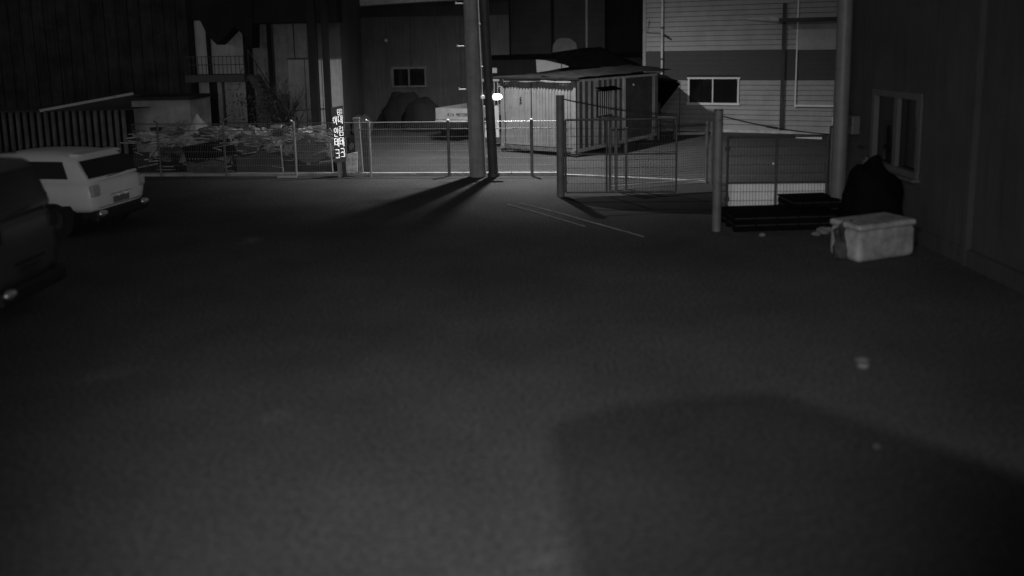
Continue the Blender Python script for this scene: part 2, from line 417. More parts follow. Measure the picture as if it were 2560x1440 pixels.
# ------------------------------------------------------------------ sign with vertical lettering
sy = fence_pt(850).y - .16
SN = Vector((-P(856, 300, sy).x, -sy, CAM_H - 1.1)); SP0 = P(856, 350, sy)
def Ps(px, py, _y=0): return on_plane(px, py, SP0, SN)
s0 = Ps(828, 269); s1 = Ps(857, 264); s2 = Ps(866, 403); s3 = Ps(838, 408)
sg = thing('sign_board', 'tall leaning sign board with white Korean letters in two columns on the fence', 'sign', (s3.x, s3.y, 0))
SB = Vector((s3.x, s3.y, 0))
face = [s0 - SB, s1 - SB, s2 - SB, s3 - SB]
MB().prism(face, (0, .04, 0)).build('board', M['sign_face'], sg)
for k, (pa_, pb_) in enumerate(((Ps(846, 408, sy), Ps(849, 432, sy)), (Ps(858, 404, sy), Ps(861, 432, sy)))):
    MB().bar(pa_ - SB + Vector((0, .03, 0)), Vector((pb_.x - SB.x, pb_.y - SB.y + .03, 0)), .10 if k == 0 else .11, .04).build('leg', M['slab'] if k == 0 else M['dark_steel'], sg)
# letters: strokes in a unit box (u right, v down)
def sb_pt(px, py): return Ps(px, py) - SB + SN.normalized() * .012
def letters(name, strokes, rings, x0, y0, x1, y1, slant, w):
    """x0..x1,y0..y1 in photo pixels; slant = px shift per px down"""
    mb = MB()
    def T(u, v):
        yy = y0 + (y1 - y0) * v - (x1 - x0) * (u - .5) * .12
        return sb_pt(x0 + (x1 - x0) * u + (yy - y0) * slant, yy)
    for (u0, v0, u1, v1) in strokes: mb.bar(T(u0, v0), T(u1, v1), w, .012, up=SN.normalized())
    for (cu, cv, ru, rv) in rings:
        pts = [T(cu + ru * math.cos(t), cv + rv * math.sin(t)) for t in [2 * math.pi * k / 12 for k in range(13)]]
        for a, b in zip(pts, pts[1:]): mb.bar(a, b, w, .012, up=SN.normalized())
    return mb.build(name, M['sign_white'], sg)
W_ = .019; SL = .07
letters('letter', [(0,0,1,0),(1,0,1,1),(1,1,0,1),(0,1,0,0),(.25,.25,.75,.25),(.5,.25,.25,.55),(.5,.25,.75,.55),(.1,.65,.9,.65),(.5,.65,.5,.95)], [], 843, 273.5, 854, 285.5, SL, .012)
# second column
def D_(x, y): return dict(x=x, y=y)
def place(kind, x, y, w=10.2, h=22):
    S = {'dae': ([(0,.05,.45,.05),(0,.05,0,.7),(0,.7,.45,.62),(.65,0,.65,.85),(.95,0,.95,1),(.65,.45,.95,.45)], []),
         'rim': ([(0,.0,.5,.0),(.5,0,.5,.22),(.5,.22,0,.24),(0,.24,0,.48),(0,.48,.6,.48),(.92,0,.92,.55),(.1,.62,.92,.62),(.92,.62,.92,1),(.92,1,.1,1),(.1,1,.1,.62)], []),
         'te': ([(0,.0,.5,.0),(0,.35,.45,.35),(0,0,0,.72),(0,.72,.5,.7),(.45,.35,.68,.35),(.68,0,.68,.85),(.95,0,.95,1)], []),
         'keu': ([(0,.0,.85,.0),(.85,0,.85,.9),(0,.42,.85,.42),(0,.92,1.0,.92)], []),
         'a': ([(.8,0,.8,1),(.8,.45,1.0,.45)], [(.3,.42,.28,.34)]),
         'in': ([(.9,0,.9,.68),(.15,.72,.15,1),(.15,1,.9,1)], [(.35,.3,.28,.26)])}[kind]
    letters('letter', S[0], S[1], x, y, x + w, y + h, SL, W_ if kind != 'rim' else .017)
for kind, x, y in (('dae', 845, 288.5), ('rim', 847, 316.5), ('te', 849, 344), ('keu', 851.3, 371)): place(kind, x, y)
for kind, x, y in (('a', 832, 290.5), ('in', 834, 319), ('te', 836.2, 346), ('keu', 838.5, 374)): place(kind, x, y)
# neighbours of the sign: pale wide post, wooden panel and dark board
wp = fence_pt(900)
t = thing('concrete_post', 'pale weathered square post right of the lettered sign board', 'post', (wp.x, wp.y + .12, 0))
t.rotation_euler = (0, R(-2), 0)
MB().box((0, 0, .83), (.17, .12, 1.66)).build('post', mat('weathered_post', .26, .85, 0, var=.3, rust=.3, scale=6), t)
MB().box((0, 0, 1.69), (.2, .15, .05)).build('post_cap', M['conc_pole'], t)
a_, b_ = P(865, 385, wp.y - .05), P(893, 380, wp.y - .05); c_, d__ = P(893, 432, wp.y - .05), P(866, 433, wp.y - .05)
o = MB().prism([a_, b_, c_, d__], (0, .05, 0)).build('chipped_panel', mat('chipped_white_panel', .95, .8, 0, var=.5, scale=9, rust=.6), None, (d__.x, d__.y, 0))
tag(o, 'short chipped pale panel standing between the sign and the square post', 'panel')
a_, b_, c_, d__ = P(866, 345, wp.y + .2), P(893, 335, wp.y + .2), P(893, 383, wp.y + .2), P(868, 390, wp.y + .2)
o = MB().prism([a_, b_, c_, d__], (0, .04, 0)).build('plywood_sheet', M['tarp'], None, (d__.x, d__.y, 0)); tag(o, 'dark square panel above the chipped pale panel', 'panel')
q = [P(x, y, wp.y + .16) for x, y in ((871, 365), (878, 356), (885, 360), (884, 370), (875, 376))]
MB().prism([v - Vector((d__.x, d__.y, 0)) for v in q], (0, .02, 0)).build('pale_patch', M['wood'], o)
o2 = MB().prism([P(x, y, fence_pt(915).y + .3) for x, y in ((902, 305), (925, 303), (931, 432), (909, 432))], (0, .03, 0)).build('grey_hoarding_sheet', M['wall_mid'], None, (fence_pt(915).x, fence_pt(915).y + .3, 0))
tag(o2, 'narrow dark grey hoarding sheet between square post and bright fence post', 'sheet')

# ------------------------------------------------------------------ utility poles
p1 = fence_pt(1195) + Vector((0, -.10, 0)); t1 = P(1176, 0, p1.y); tl = (t1.x - p1.x) / t1.z
up1 = thing('utility_pole', 'thick concrete utility pole with climbing rungs, left of the dark steel pole', 'pole', p1)
H1 = 10.5
MB().tube([(0, 0, 0), (tl * H1, 0, H1)], [.235, .17], 24).build('shaft', M['conc_pole'], up1)
for py, side in ((8, -1), (115, -1), (223, -1), (60, 1), (167, 1)):
    z = P(1185, py, p1.y).z; rr = .235 - .065 * z / H1; cx = tl * z
    MB().tube([(cx + side * (rr - .05), 0, z), (cx + side * (rr + (.22 if side < 0 else .09)), 0, z)], .018, 8).build('rung', M['cap'], up1)
    if side < 0: MB().tube([(cx + side * (rr + .21), 0, z - .02), (cx + side * (rr + .21), 0, z + .05)], .02, 8).build('rung', M['cap'], up1)
MB().tube([(.24, .0, .0), (tl * H1 + .19, .0, H1)], .016, 6).build('edge_highlight', M['cap'], up1)  # added white strip paints the lamplit highlight along the shaft's right edge
p2 = fence_pt(1234) + Vector((0, -.12, 0)); t2 = P(1210, 0, p2.y); tl2 = (t2.x - p2.x) / t2.z
up2 = thing('lamp_pole', 'slim dark steel lamp pole with an oval lit lamp, right of the concrete pole', 'pole', p2)
H2 = 8.35
MB().tube([(0, 0, 0), (tl2 * H2, 0, H2)], [.14, .11], 20).build('shaft', mat('dark_pole_paint', .06, .6, .1, var=.3, rust=.3), up2)
MB().tube([(0, 0, 0), (0, 0, .10)], .17, 20).build('base_collar', M['dark_steel'], up2)
g1 = P(1241.5, 242, p2.y - .02) - p2; g2 = P(1207, 242, p2.y + .05) - p2; pc_x = tl2 * g1.z
MB().tube([(pc_x, 0, g1.z), (g1.x, 0, g1.z)], .03, 8).build('lamp_bracket', M['dark_steel'], up2)
MB().ell(g1, (.165, .10, .095), 20, 14).build('lit_lamp', M['glow'], up2)
MB().tube([(pc_x, 0, g2.z), (g2.x, g2.y, g2.z)], .025, 8).build('lamp_bracket', M['dark_steel'], up2)
MB().ell((g2.x, g2.y - .06, g2.z), (.09, .06, .055), 14, 10).build('dim_lamp', M['glow_dim'], up2)
# street lamp head above the frame
tp = Vector((tl2 * H2, 0, H2)); lh = LAMP - p2
MB().tube([tp, tp + Vector((.05, .3, .15)), lh + Vector((0, -.45, .14))], .035, 10).build('lamp_arm', M['dark_steel'], up2)
MB().ell(lh + Vector((0, 0, .09)), (.17, .46, .09), 16, 8).build('lamp_head', M['dark_steel'], up2)

# ------------------------------------------------------------------ gate
def gate_post(px, py, top, r, label):
    b = G(px, py); zt = P(px - 6 if px < 1500 else px + 2, top, b.y).z
    t = thing('gate_post', label, 'post', b)
    MB().tube([(0, 0, 0), (0, 0, zt)], r, 20).build('shaft', M['bigpost'], t)
    MB().tube([(0, 0, zt), (0, 0, zt + .015)], r * 1.06, 20).build('post_cap', M['dark_steel'], t)
    return t, b, zt
gp1, gb1, gz1 = gate_post(1402, 491, 240, .098, 'thick dark gate post in front of the white container')
gp2, gb2, gz2 = gate_post(1791, 577, 276, .088, 'thick grey gate post left of the black pallet stacks')
gp3_b = G(2067, 530); g2a = G(1803, 533)
def leaf(name, label, a, b, z0, z1, uprights, midz, tie_z, post_extra=None, m='dark_steel'):
    a = Vector(a); b = Vector(b); t = thing(name, label, 'gate', a)
    d = b - a; L = d.length; d.normalize()
    for z, nm in ((z0, 'bottom_rail'), (z1, 'top_rail')): MB().tube([d * .13 + Vector((0, 0, z)), d * L + Vector((0, 0, z))], .025, 8).build(nm, M[m], t)
    for z in midz: MB().tube([d * .13 + Vector((0, 0, z)), d * L + Vector((0, 0, z))], .02, 8).build('middle_rail', M[m], t)
    for u in uprights: MB().tube([d * (L * u) + Vector((0, 0, z0)), d * (L * u) + Vector((0, 0, z1))], .025, 8).build('upright', M[m], t)
    wire_mesh(t, d * .14, d * (L - .02), z0 + .02, z1 - .02, .066, .0042, m=M['dark_steel'], hstep=.19)
    for z in (z0 + .25, z1 - .25): MB().box(d * .115 + Vector((0, 0, z)), (.10, .05, .09)).build('hinge', M[m], t)
    # tie cable, with its turnbuckle
    top = Vector((0, 0, tie_z[0])); end = d * L + Vector((0, 0, tie_z[1]))
    pts = [top.lerp(end, k / 10) - Vector((0, 0, .06 * math.sin(math.pi * k / 10))) for k in range(11)]
    c = MB().tube(pts, .017, 6).build('tie_cable', M['trim'], t)
    mid = top.lerp(end, .46) - Vector((0, 0, .06))
    MB().tube([mid - (end - top).normalized() * .12, mid + (end - top).normalized() * .12], .024, 8).build('turnbuckle', M['trim'], c)
    return t
e1 = G(1690, 489)
z1a = P(1412, 300, gb1.y).z
leaf('gate_leaf', 'open wire mesh gate leaf hinged on the thick post before the container', gb1, (e1.x, e1.y, 0), .10, z1a, (.045, .40, 1.0), (z1a * .55,), (gz1 - .06, z1a + .06))
e2 = gp3_b
z2top = P(1930, 341, g2a.y).z; z2m = P(1930, 456, g2a.y).z
off = P(1800, 292, gb2.y).z
leaf2 = leaf('gate_leaf', 'closed wire mesh gate leaf between the nearer thick post and the drain pipe', g2a, (e2.x, e2.y, 0), .06, z2top, (.05, .51, .985), (z2m,), (P(1803, 291, g2a.y).z, z2top + .03))
# white sheet panel behind the lower part of that leaf
wq = [P(x, y, g2a.y + .12) for x, y in ((1816, 460), (2084, 458), (2084, 528), (1990, 529), (1860, 536), (1836, 532), (1822, 522), (1815, 506), (1822, 498), (1822, 482), (1816, 478))]
wq = [Vector((v.x, v.y, max(v.z, .015))) for v in wq]
wpn = MB().prism(wq, (0, .03, 0)).build('white_sheet_panel', mat('white_sheet_paint', .9, .42, 0, var=.08, scale=2, streak=.1), None, (wq[0].x, wq[0].y, 0))
tag(wpn, 'white sheet panel with rounded corner behind the lower half of the right gate leaf', 'panel')
MB().bar(P(1950, 521, g2a.y + .1) - wpn.location, P(1985, 520, g2a.y + .1) - wpn.location, .02, .01).bar(P(1968, 500, g2a.y + .1) - wpn.location, P(1968, 516, g2a.y + .1) - wpn.location, .02, .01).build('dark_mark', M['ink'], wpn)
t = thing('round_top_post', 'dark round topped post at the free end of the right gate leaf', 'post', (e2.x + .05, e2.y, 0))
zt = P(2064, 315, e2.y).z
MB().tube([(0, 0, 0), (0, 0, zt - .05), (0, 0, zt - .015), (0, 0, zt)], [.055, .055, .042, .015], 14).build('shaft', M['dark_steel'], t)
t = thing('slim_pale_post', 'slim pale post squeezed between round topped post and thick pipe', 'post', G(2078, 500) + Vector((0, .1, 0)))
MB().tube([(0, 0, 0), (0, 0, 1.95)], .022, 8).build('shaft', M['pale_metal'], t)
bolt = MB().ell(P(1933, 409, g2a.y - .05), (.022, .02, .025)).build('lock_stud', M['reflect'], None, P(1933, 409, g2a.y - .05))
tag(bolt, 'tiny bright stud on the middle upright of the right gate leaf', 'stud')
# second fence section behind the gate, with three posts
b0 = G(1525, 476); b1 = G(1766, 456); b2 = G(1778, 460)
fs = thing('wire_fence', 'short wire fence section behind the left gate leaf, before the house', 'fence', b0)
dd = b1 - b0
zf = P(1766, 303, b1.y).z
wire_mesh(fs, (0, 0, 0), dd, .08, zf - .08, .065, .003, m=M['dark_steel'])
for q in (Vector((0, 0, 0)), dd * .06, dd * .16, dd, b2 - b0):
    MB().tube([q, q + Vector((0, 0, zf - .04 if q.length < 2 else zf))], .038, 10).build('post', M['post'], fs)
MB().tube([Vector((0, 0, zf - .1)), dd + Vector((0, 0, zf - .1))], .02, 8).build('rail', M['dark_steel'], fs)
MB().tube([Vector((0, 0, .1)), dd + Vector((0, 0, .1))], .02, 8).build('rail', M['pale_metal'], fs)
c0 = G(1410, 443); c1 = G(1770, 460)
kb2 = MB().bar(c0 + Vector((0, .2, .03)), c1 + Vector((0, .2, .03)), .14, .06).build('kerb', M['kerb'])
struct(kb2)
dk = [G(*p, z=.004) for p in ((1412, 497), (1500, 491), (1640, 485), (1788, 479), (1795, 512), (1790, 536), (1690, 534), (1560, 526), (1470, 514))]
struct(MB().add(dk, [tuple(range(9))]).build('gate_shade_patch', mat('painted_gate_shade', .02, .9, 0, var=.3, scale=2, spec=.1)))  # dark ground sheet paints the shade below the left gate leaf
# cable / strips on the ground
for i, (pts, lab) in enumerate((([(1300, 508), (1400, 533), (1470, 553), (1560, 578), (1610, 592)], 'longer pale steel strip running over the yard towards the nearer gate post'),
                 ([(1268, 511), (1340, 530), (1400, 548), (1462, 566)], 'shorter pale steel strip lying left of the longer one'))):
    P3 = [G(*p, z=.018) for p in pts]
    o = MB().tube(P3, .010, 6).build('steel_strip', mat('polished_strip', .4, .35, .6, var=.2, bump=0), None, P3[0])
    tag(o, lab, 'steel strip')

# ------------------------------------------------------------------ container office
C1 = G(1440, 394); C0 = G(1254, 379)
ux = (C1 - C0); CWd = ux.length; ux.normalize(); uy = Vector((-ux.y, ux.x, 0))
ct_rz = math.atan2(ux.y, ux.x); CL = 6.0; CH = P(1440, 199, C1.y).z
co = thing('shipping_container', 'white container office with streaked flat front and ribbed side', 'container', C0, ct_rz)
zb = .14
# local: x across the front, y back
for nm, x0, x1 in (('door', .09, CWd * .42), ('door', CWd * .42 + .02, CWd - .09)):
    pr_ = []; xx_ = x0
    while xx_ < x1 - .001:
        for f_, dy_ in ((0, 0), (.5, 0), (.58, .022), (.92, .022)): pr_.append((min(xx_ + f_ * .125, x1), .03 + dy_))
        xx_ += .125
    pr_.append((x1, .03)); nn_ = len(pr_); za_, zb_f = zb + .15, CH - .10
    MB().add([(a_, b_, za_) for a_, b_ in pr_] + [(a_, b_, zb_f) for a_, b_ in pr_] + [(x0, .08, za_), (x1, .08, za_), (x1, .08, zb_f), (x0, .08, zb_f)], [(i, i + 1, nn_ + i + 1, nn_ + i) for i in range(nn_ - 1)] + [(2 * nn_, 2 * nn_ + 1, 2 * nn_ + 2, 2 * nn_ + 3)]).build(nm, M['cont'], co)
for x in (.045, CWd - .045):
    for y in (.045, CL - .045): MB().box((x, y, (zb + CH) / 2), (.09, .09, CH - zb)).build('corner_post', M['cont'], co)
for x in (.07, CWd - .07):
    for z in (zb + .05, CH - .05): MB().box((x, .02, z), (.16, .14, .12)).build('corner_casting', M['cont'], co)
MB().box((CWd / 2, .04, zb + .06), (CWd - .3, .07, .12)).build('bottom_rail', mat('grimy_rail', .10, .8, 0, var=.6, scale=7, rust=.5), co)
MB().box((CWd / 2, .04, CH - .06), (CWd - .3, .07, .10)).build('top_rail', M['cont'], co)
MB().box((CWd * .42 + .01, .015, (zb + CH) / 2), (.02, .03, CH - zb - .3)).build('door_seal', M['ink'], co)
MB().box((.17, .02, (zb + CH) / 2), (.012, .03, CH - zb - .3)).build('door_seal', M['ink'], co)
# small stencil (person over a line of tiny text, unreadable)
MB().ell((.86, .02, 1.95), (.03, .008, .03), 8, 6).box((.86, .02, 1.87), (.07, .01, .07)).box((.86, .02, 1.78), (.10, .01, .015)).box((.86, .02, 1.74), (.08, .01, .012)).build('stencil_mark', M['ink'], co)
# ribbed side on local +x face
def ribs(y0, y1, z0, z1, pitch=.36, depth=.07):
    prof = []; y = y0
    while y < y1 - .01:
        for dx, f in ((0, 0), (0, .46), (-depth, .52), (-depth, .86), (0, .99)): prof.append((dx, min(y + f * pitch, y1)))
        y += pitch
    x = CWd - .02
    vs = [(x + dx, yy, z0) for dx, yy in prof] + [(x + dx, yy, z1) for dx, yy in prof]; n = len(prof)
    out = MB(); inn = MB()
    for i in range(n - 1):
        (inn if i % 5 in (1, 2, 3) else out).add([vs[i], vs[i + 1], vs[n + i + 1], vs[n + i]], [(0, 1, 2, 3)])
    o = out.build('ribbed_panel', M['cont_side'], co); inn.build('groove', mat('groove_shade_paint', .10, .8, 0, var=.4, rust=.3), o)  # grooves coloured dark to paint the shade stripes between the pale ribs
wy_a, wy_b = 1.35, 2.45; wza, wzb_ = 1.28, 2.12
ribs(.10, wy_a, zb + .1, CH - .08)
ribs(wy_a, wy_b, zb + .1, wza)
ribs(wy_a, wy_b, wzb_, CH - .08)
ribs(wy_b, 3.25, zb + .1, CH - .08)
MB().box((CWd - .035, 3.32, (zb + CH) / 2), (.1, .12, CH - zb - .1)).build('side_post', M['cont_side'], co)
MB().box((CWd - .06, 4.5, (zb + CH) / 2), (.04, 2.2, CH - zb - .1)).build('side_door', M['cont_dark'], co)
MB().box((CWd - .035, 5.62, (zb + CH) / 2), (.06, .06, CH - zb - .1)).build('side_post', M['pale_metal'], co)
MB().box((CWd - .03, CL / 2, zb + .06), (.05, CL - .2, .12)).box((CWd - .03, CL / 2, CH - .05), (.05, CL - .2, .08)).build('side_rail', M['cont_side'], co)
wn = MB().box((CWd - .05, (wy_a + wy_b) / 2, wza - .03), (.1, wy_b - wy_a, .06)).box((CWd - .05, (wy_a + wy_b) / 2, wzb_ + .03), (.1, wy_b - wy_a, .06))\
    .box((CWd - .05, wy_a + .03, (wza + wzb_) / 2), (.1, .05, wzb_ - wza)).box((CWd - .05, wy_b - .03, (wza + wzb_) / 2), (.1, .05, wzb_ - wza)).build('window_frame', M['dim_frame'], co)
MB().box((CWd - .09, (wy_a + wy_b) / 2, (wza + wzb_) / 2), (.02, wy_b - wy_a - .1, wzb_ - wza)).build('pane', M['glass'], wn)
for k in range(7):
    y = wy_a + .1 + k * (wy_b - wy_a - .2) / 6
    MB().box((CWd + .035, y, (wza + wzb_) / 2), (.012, .05, wzb_ - wza)).build('grille_bar', M['cap'], wn)
MB().prism([(CWd, wy_a - .08, wzb_ + .12), (CWd, wy_b + .08, wzb_ + .12), (CWd + .32, wy_b + .08, wzb_ + .02), (CWd + .32, wy_a - .08, wzb_ + .02)], (0, 0, .03)).build('window_hood', M['black_tarp'], co)
MB().box((CWd + .12, wy_b - .3, wza - .12), (.22, .7, .10)).build('window_shelf', M['wood'], co)
MB().box((CWd / 2, CL / 2, CH + .0), (CWd - .1, CL - .1, .04)).build('roof', M['tarp'], co)
MB().box((.02, CL / 2, (zb + CH) / 2), (.03, CL - .2, CH - zb - .1)).box((CWd / 2, CL - .02, (zb + CH) / 2), (CWd - .2, .03, CH - zb - .1)).build('far_walls', M['cont_side'], co)
MB().box((CWd / 2, CL / 2, zb - .02), (CWd - .2, CL - .2, .04)).build('floor', M['ink'], co)
for x in (.2, CWd - .2):
    for y in (.3, CL / 2, CL - .3): MB().box((x, y, zb / 2 - .01), (.3, .2, zb - .04)).build('foot_block', M['kerb'], co)
MB().ell((CWd + .05, 3.9, CH - .35), (.04, .04, .05)).build('bulb', M['reflect'], co)

# tarpaulin over the container roof
def cloth(name, quad, nu, nv, amp, seed, m, thick=.02, loc=None, sag=0):
    a, b, c, d = [Vector(q) for q in quad]; vs = []
    nrm = (b - a).cross(d - a).normalized()
    for j in range(nv + 1):
        for i in range(nu + 1):
            u, v = i / nu, j / nv
            p = a.lerp(b, u).lerp(d.lerp(c, u), v)
            k = noise.noise(p * 1.1 + Vector((seed * 3.1, 0, 0))) + .5 * noise.noise(p * 2.7 + Vector((0, seed, 0)))
            p = p + nrm * amp * k - Vector((0, 0, sag * math.sin(math.pi * u) * math.sin(math.pi * v)))
            vs.append(p)
    fs = [(j * (nu + 1) + i, j * (nu + 1) + i + 1, (j + 1) * (nu + 1) + i + 1, (j + 1) * (nu + 1) + i) for j in range(nv) for i in range(nu)]
    mb = MB().add(vs, fs, True); o = mb.build(name, m, None, loc if loc is not None else a)
    s = o.modifiers.new('thickness', 'SOLIDIFY'); s.thickness = thick; return o
def CW(x, y, z): return C0 + ux * x + uy * y + Vector((0, 0, z))
roofm = mat('roof_sheeting', .011, .9, 0, var=.5, scale=2, bump=.4, spec=.1)
rt = thing('roof_canopy', 'sagging dark grey sheet roof laid over the white container', 'canopy', CW(0, 0, CH))
def par(o, p):
    o.parent = p; o.location = o.location - Vector(p.location); return o
par(cloth('roof_sheet', (CW(-.35, -.06, CH + .05), CW(CWd * .55, -.06, CH + .10), CW(CWd * .55, 6.4, CH + .30), CW(-.35, 6.3, CH + .12)), 16, 20, .05, 3, roofm), rt)
par(cloth('roof_sheet', (CW(CWd * .55, -.06, CH + .11), CW(CWd + .25, -.06, CH + .06), CW(CWd + .35, 6.4, CH + .12), CW(CWd * .55, 6.4, CH + .31)), 16, 20, .05, 5, roofm), rt)
par(cloth('edge_skirt', (CW(-.3, -.08, CH + .07), CW(CWd + .2, -.08, CH + .09), CW(CWd + .2, -.09, CH - .04), CW(-.3, -.09, CH - .01)), 30, 3, .03, 8, roofm), rt)
# black awning at the container's far end
ya = 33.0
aw = [P(x, y, ya) for x, y in ((1560, 186), (1650, 188), (1702, 208), (1650, 273), (1605, 268), (1598, 232), (1575, 205))]
aw = [P(1555, 190, 31.5), P(1640, 186, 33), P(1702, 209, 31.6), P(1652, 273, 31.8), P(1606, 266, 32.4)]
o = MB().prism([aw[1], aw[2], aw[3], aw[4], P(1598, 215, 32.2)], (-.3, .9, .05)).build('hanging_awning', M['black_tarp'], None, (aw[3].x, aw[3].y, 0))
tag(o, 'black pointed awning hanging off the far end of the container roof', 'awning')
o = par(cloth('awning_top', (P(1545, 186, 31), P(1702, 207, 31.6), P(1660, 186, 34), P(1560, 176, 34)), 10, 8, .05, 4, roofm), rt)
t = thing('awning_pole', 'thin dark pole holding up the tip of the black awning', 'pole', (P(1699, 300, 31.8).x, 31.8, 0))
MB().tube([(0, 0, 0), (0, 0, P(1699, 212, 31.8).z)], .02, 6).build('shaft', M['dark_steel'], t)
# dark cabinet and pale bench near the awning
cb = thing('dark_cabinet', 'black cabinet standing under the pointed awning', 'cabinet', (P(1626, 330, 31.9).x, 31.9, 0))
bevel(MB().box((0, 0, .75), (.75, .5, 1.5)).build('body', M['black_tarp'], cb), .03); MB().box((0, -.26, .8), (.68, .02, 1.2)).build('door', M['tarp'], cb)
bs = P(1666, 292, 31.2)
bn = thing('low_shelf', 'pale topped low shelf under the awning tip beside the black cabinet', 'shelf', (bs.x, bs.y, 0))
MB().box((0, 0, bs.z), (.72, .3, .06)).build('top', M['frame'], bn)
for s in (-1, 1): MB().box((s * .32, 0, bs.z / 2 - .015), (.05, .25, bs.z - .03)).build('leg', M['post'], bn)
MB().box((.0, .0, bs.z - .2), (.6, .22, .05)).build('shelf_board', M['dark_steel'], bn)
# grey vertical sheet between container end & house (x 1648, y 268..300)
sh = P(1648, 285, 34.0)
o = MB().box((0, 0, 0), (.35, .05, .6)).build('grey_board', M['siding'], None); o.location = P(1654, 281, 33.8); o.location.z = .3 + .0
o.location = (P(1654, 290, 33.8).x, 33.8, .0); o.data.transform(Matrix.Translation((0, 0, .32)))
tag(o, 'small pale board leaning at the house wall behind the awning', 'board')

# shapes above the container: black tarp heap, pale wedge sheet, pale rounded panel
Yb = 37.0
o = cloth('black_cover', (P(1385, 133, Yb), P(1500, 118, Yb + .5), P(1606, 168, Yb), P(1400, 170, Yb - .6)), 14, 8, .12, 11, M['black_tarp'], .05)
tag(o, 'black crumpled cover bulging above the container roof', 'cover')
o = MB().prism([P(1340, 149, Yb - .9), P(1365, 151, Yb - .9), P(1403, 160, Yb - .9), P(1403, 170, Yb - .9), P(1375, 176, Yb - .9), P(1342, 181, Yb - .9)], (0, .05, 0)).build('pale_wedge_board', mat('pale_wedge', .36, .6, 0, var=.1), None, P(1342, 181, Yb - .9))
tag(o, 'pale wedge shaped board lying over the container roof', 'board')
o.parent = None
o = MB().prism([P(1405, 160, Yb - .9), P(1422, 166, Yb - .9), P(1420, 168, Yb - .9), P(1405, 170, Yb - .9)], (0, .05, 0)).build('pale_tip', MATS['pale_wedge'], None, P(1405, 170, Yb - .9))
tag(o, 'small pale pointed tip right of the wedge board over the container', 'board')
o = MB().prism([P(x, y, 40) for x, y in ((1381, 131), (1383, 112), (1392, 99), (1402, 95), (1425, 96), (1440, 108), (1443, 122))], (0, .08, 0)).build('rounded_panel', mat('rounded_panel_paint', .19, .8, 0, var=.2), None, P(1381, 131, 40))
tag(o, 'pale round cornered panel above the black cover, behind the container', 'panel')
fr = thing('shed_lean_to', 'black shed block filling the gap behind the container roof', 'shed', (P(1440, 300, 38.4).x, 38.4, 0))
MB().box((0, 1.2, 1.6), (8.2, 2.0, 3.2)).build('wall', M['wall_black'], fr)
MB().box((0, 1.1, 3.26), (8.5, 2.6, .1)).build('roof', M['black_tarp'], fr)

# ------------------------------------------------------------------ clapboard house
H0 = G(1607, 324); H1_ = G(2130, 337)
hd = (H1_ - H0); HLn = hd.length; hd.normalize(); hn = Vector((-hd.y, hd.x, 0)); hrz = math.atan2(hd.y, hd.x)
ho = thing('siding_house', 'pale clapboard house with a dark band and black sliding window', 'house', H0, hrz)
def hp(px, py):
    w = on_plane(px, py, H0, hn) - H0; return Vector((w.dot(hd), 0, w.z))
hz = lambda py, px=1780: hp(px, py).z
zb0 = hz(195, 1800); zb1 = hz(126, 1800); htop = 9.0
hx = lambda px, py=230: hp(px, py).x
wx0, wx1 = hx(1724), hx(1844); wzz0, wzz1 = hz(257), hz(197)
bay0 = hx(1952); bay1 = hx(1990)
MB().box((HLn / 2, 3.03, htop / 2), (HLn - .02, 6.0, htop)).build('core_wall', M['wall_dark'], ho)
def board(x0, x1, z, h, m):
    if m is M['siding_dark']:
        MB().box(((x0 + x1) / 2, -.008, z + h / 2), (x1 - x0, .03, h + .014)).build('band_board', m, ho); return
    # lapped board: bottom proud of the top
    MB().add([(x0, -.045, z), (x1, -.045, z), (x1, -.004, z + h), (x0, -.004, z + h), (x0, .02, z), (x1, .02, z), (x1, .02, z + h), (x0, .02, z + h)],
             [(0, 1, 2, 3), (4, 7, 6, 5), (0, 4, 5, 1), (3, 2, 6, 7), (0, 3, 7, 4), (1, 5, 6, 2)]).build('siding_board', m, ho)
bh = .205; z = .12
bayx0, bayx1 = 0.0, HLn
while z < htop:
    mid = z + bh / 2
    m = M['siding_dark'] if zb0 - .1 < mid < zb1 - .05 else M['siding']
    top = z + bh - .018
    if wzz0 - .06 < mid < wzz1 + .06:
        board(0.12, wx0 - .07, z, bh - .018, m); board(wx1 + .07, HLn, z, bh - .018, m)
    else: board(0.12, HLn, z, bh - .018, m)
    z += bh
MB().box((.06, -.03, htop / 2), (.13, .08, htop)).build('corner_trim', mat('corner_trim_paint', .24, .6, 0, var=.15), ho)
fr_ = MB().box(((wx0 + wx1) / 2, -.03, wzz0 - .04), (wx1 - wx0 + .2, .12, .09)).box(((wx0 + wx1) / 2, -.03, wzz1 + .03), (wx1 - wx0 + .2, .10, .07))\
    .box((wx0 - .03, -.03, (wzz0 + wzz1) / 2), (.07, .10, wzz1 - wzz0)).box((wx1 + .03, -.03, (wzz0 + wzz1) / 2), (.07, .10, wzz1 - wzz0)).build('window_frame', M['frame'], ho)
MB().box(((wx0 + wx1) / 2 - .02, -.05, (wzz0 + wzz1) / 2), (.05, .05, wzz1 - wzz0)).build('mullion', M['frame'], fr_)
for a, b in ((wx0, (wx0 + wx1) / 2 - .05), ((wx0 + wx1) / 2 + .01, wx1)):
    MB().box(((a + b) / 2, .0, (wzz0 + wzz1) / 2), (b - a, .015, wzz1 - wzz0)).build('pane', M['glass'], fr_)
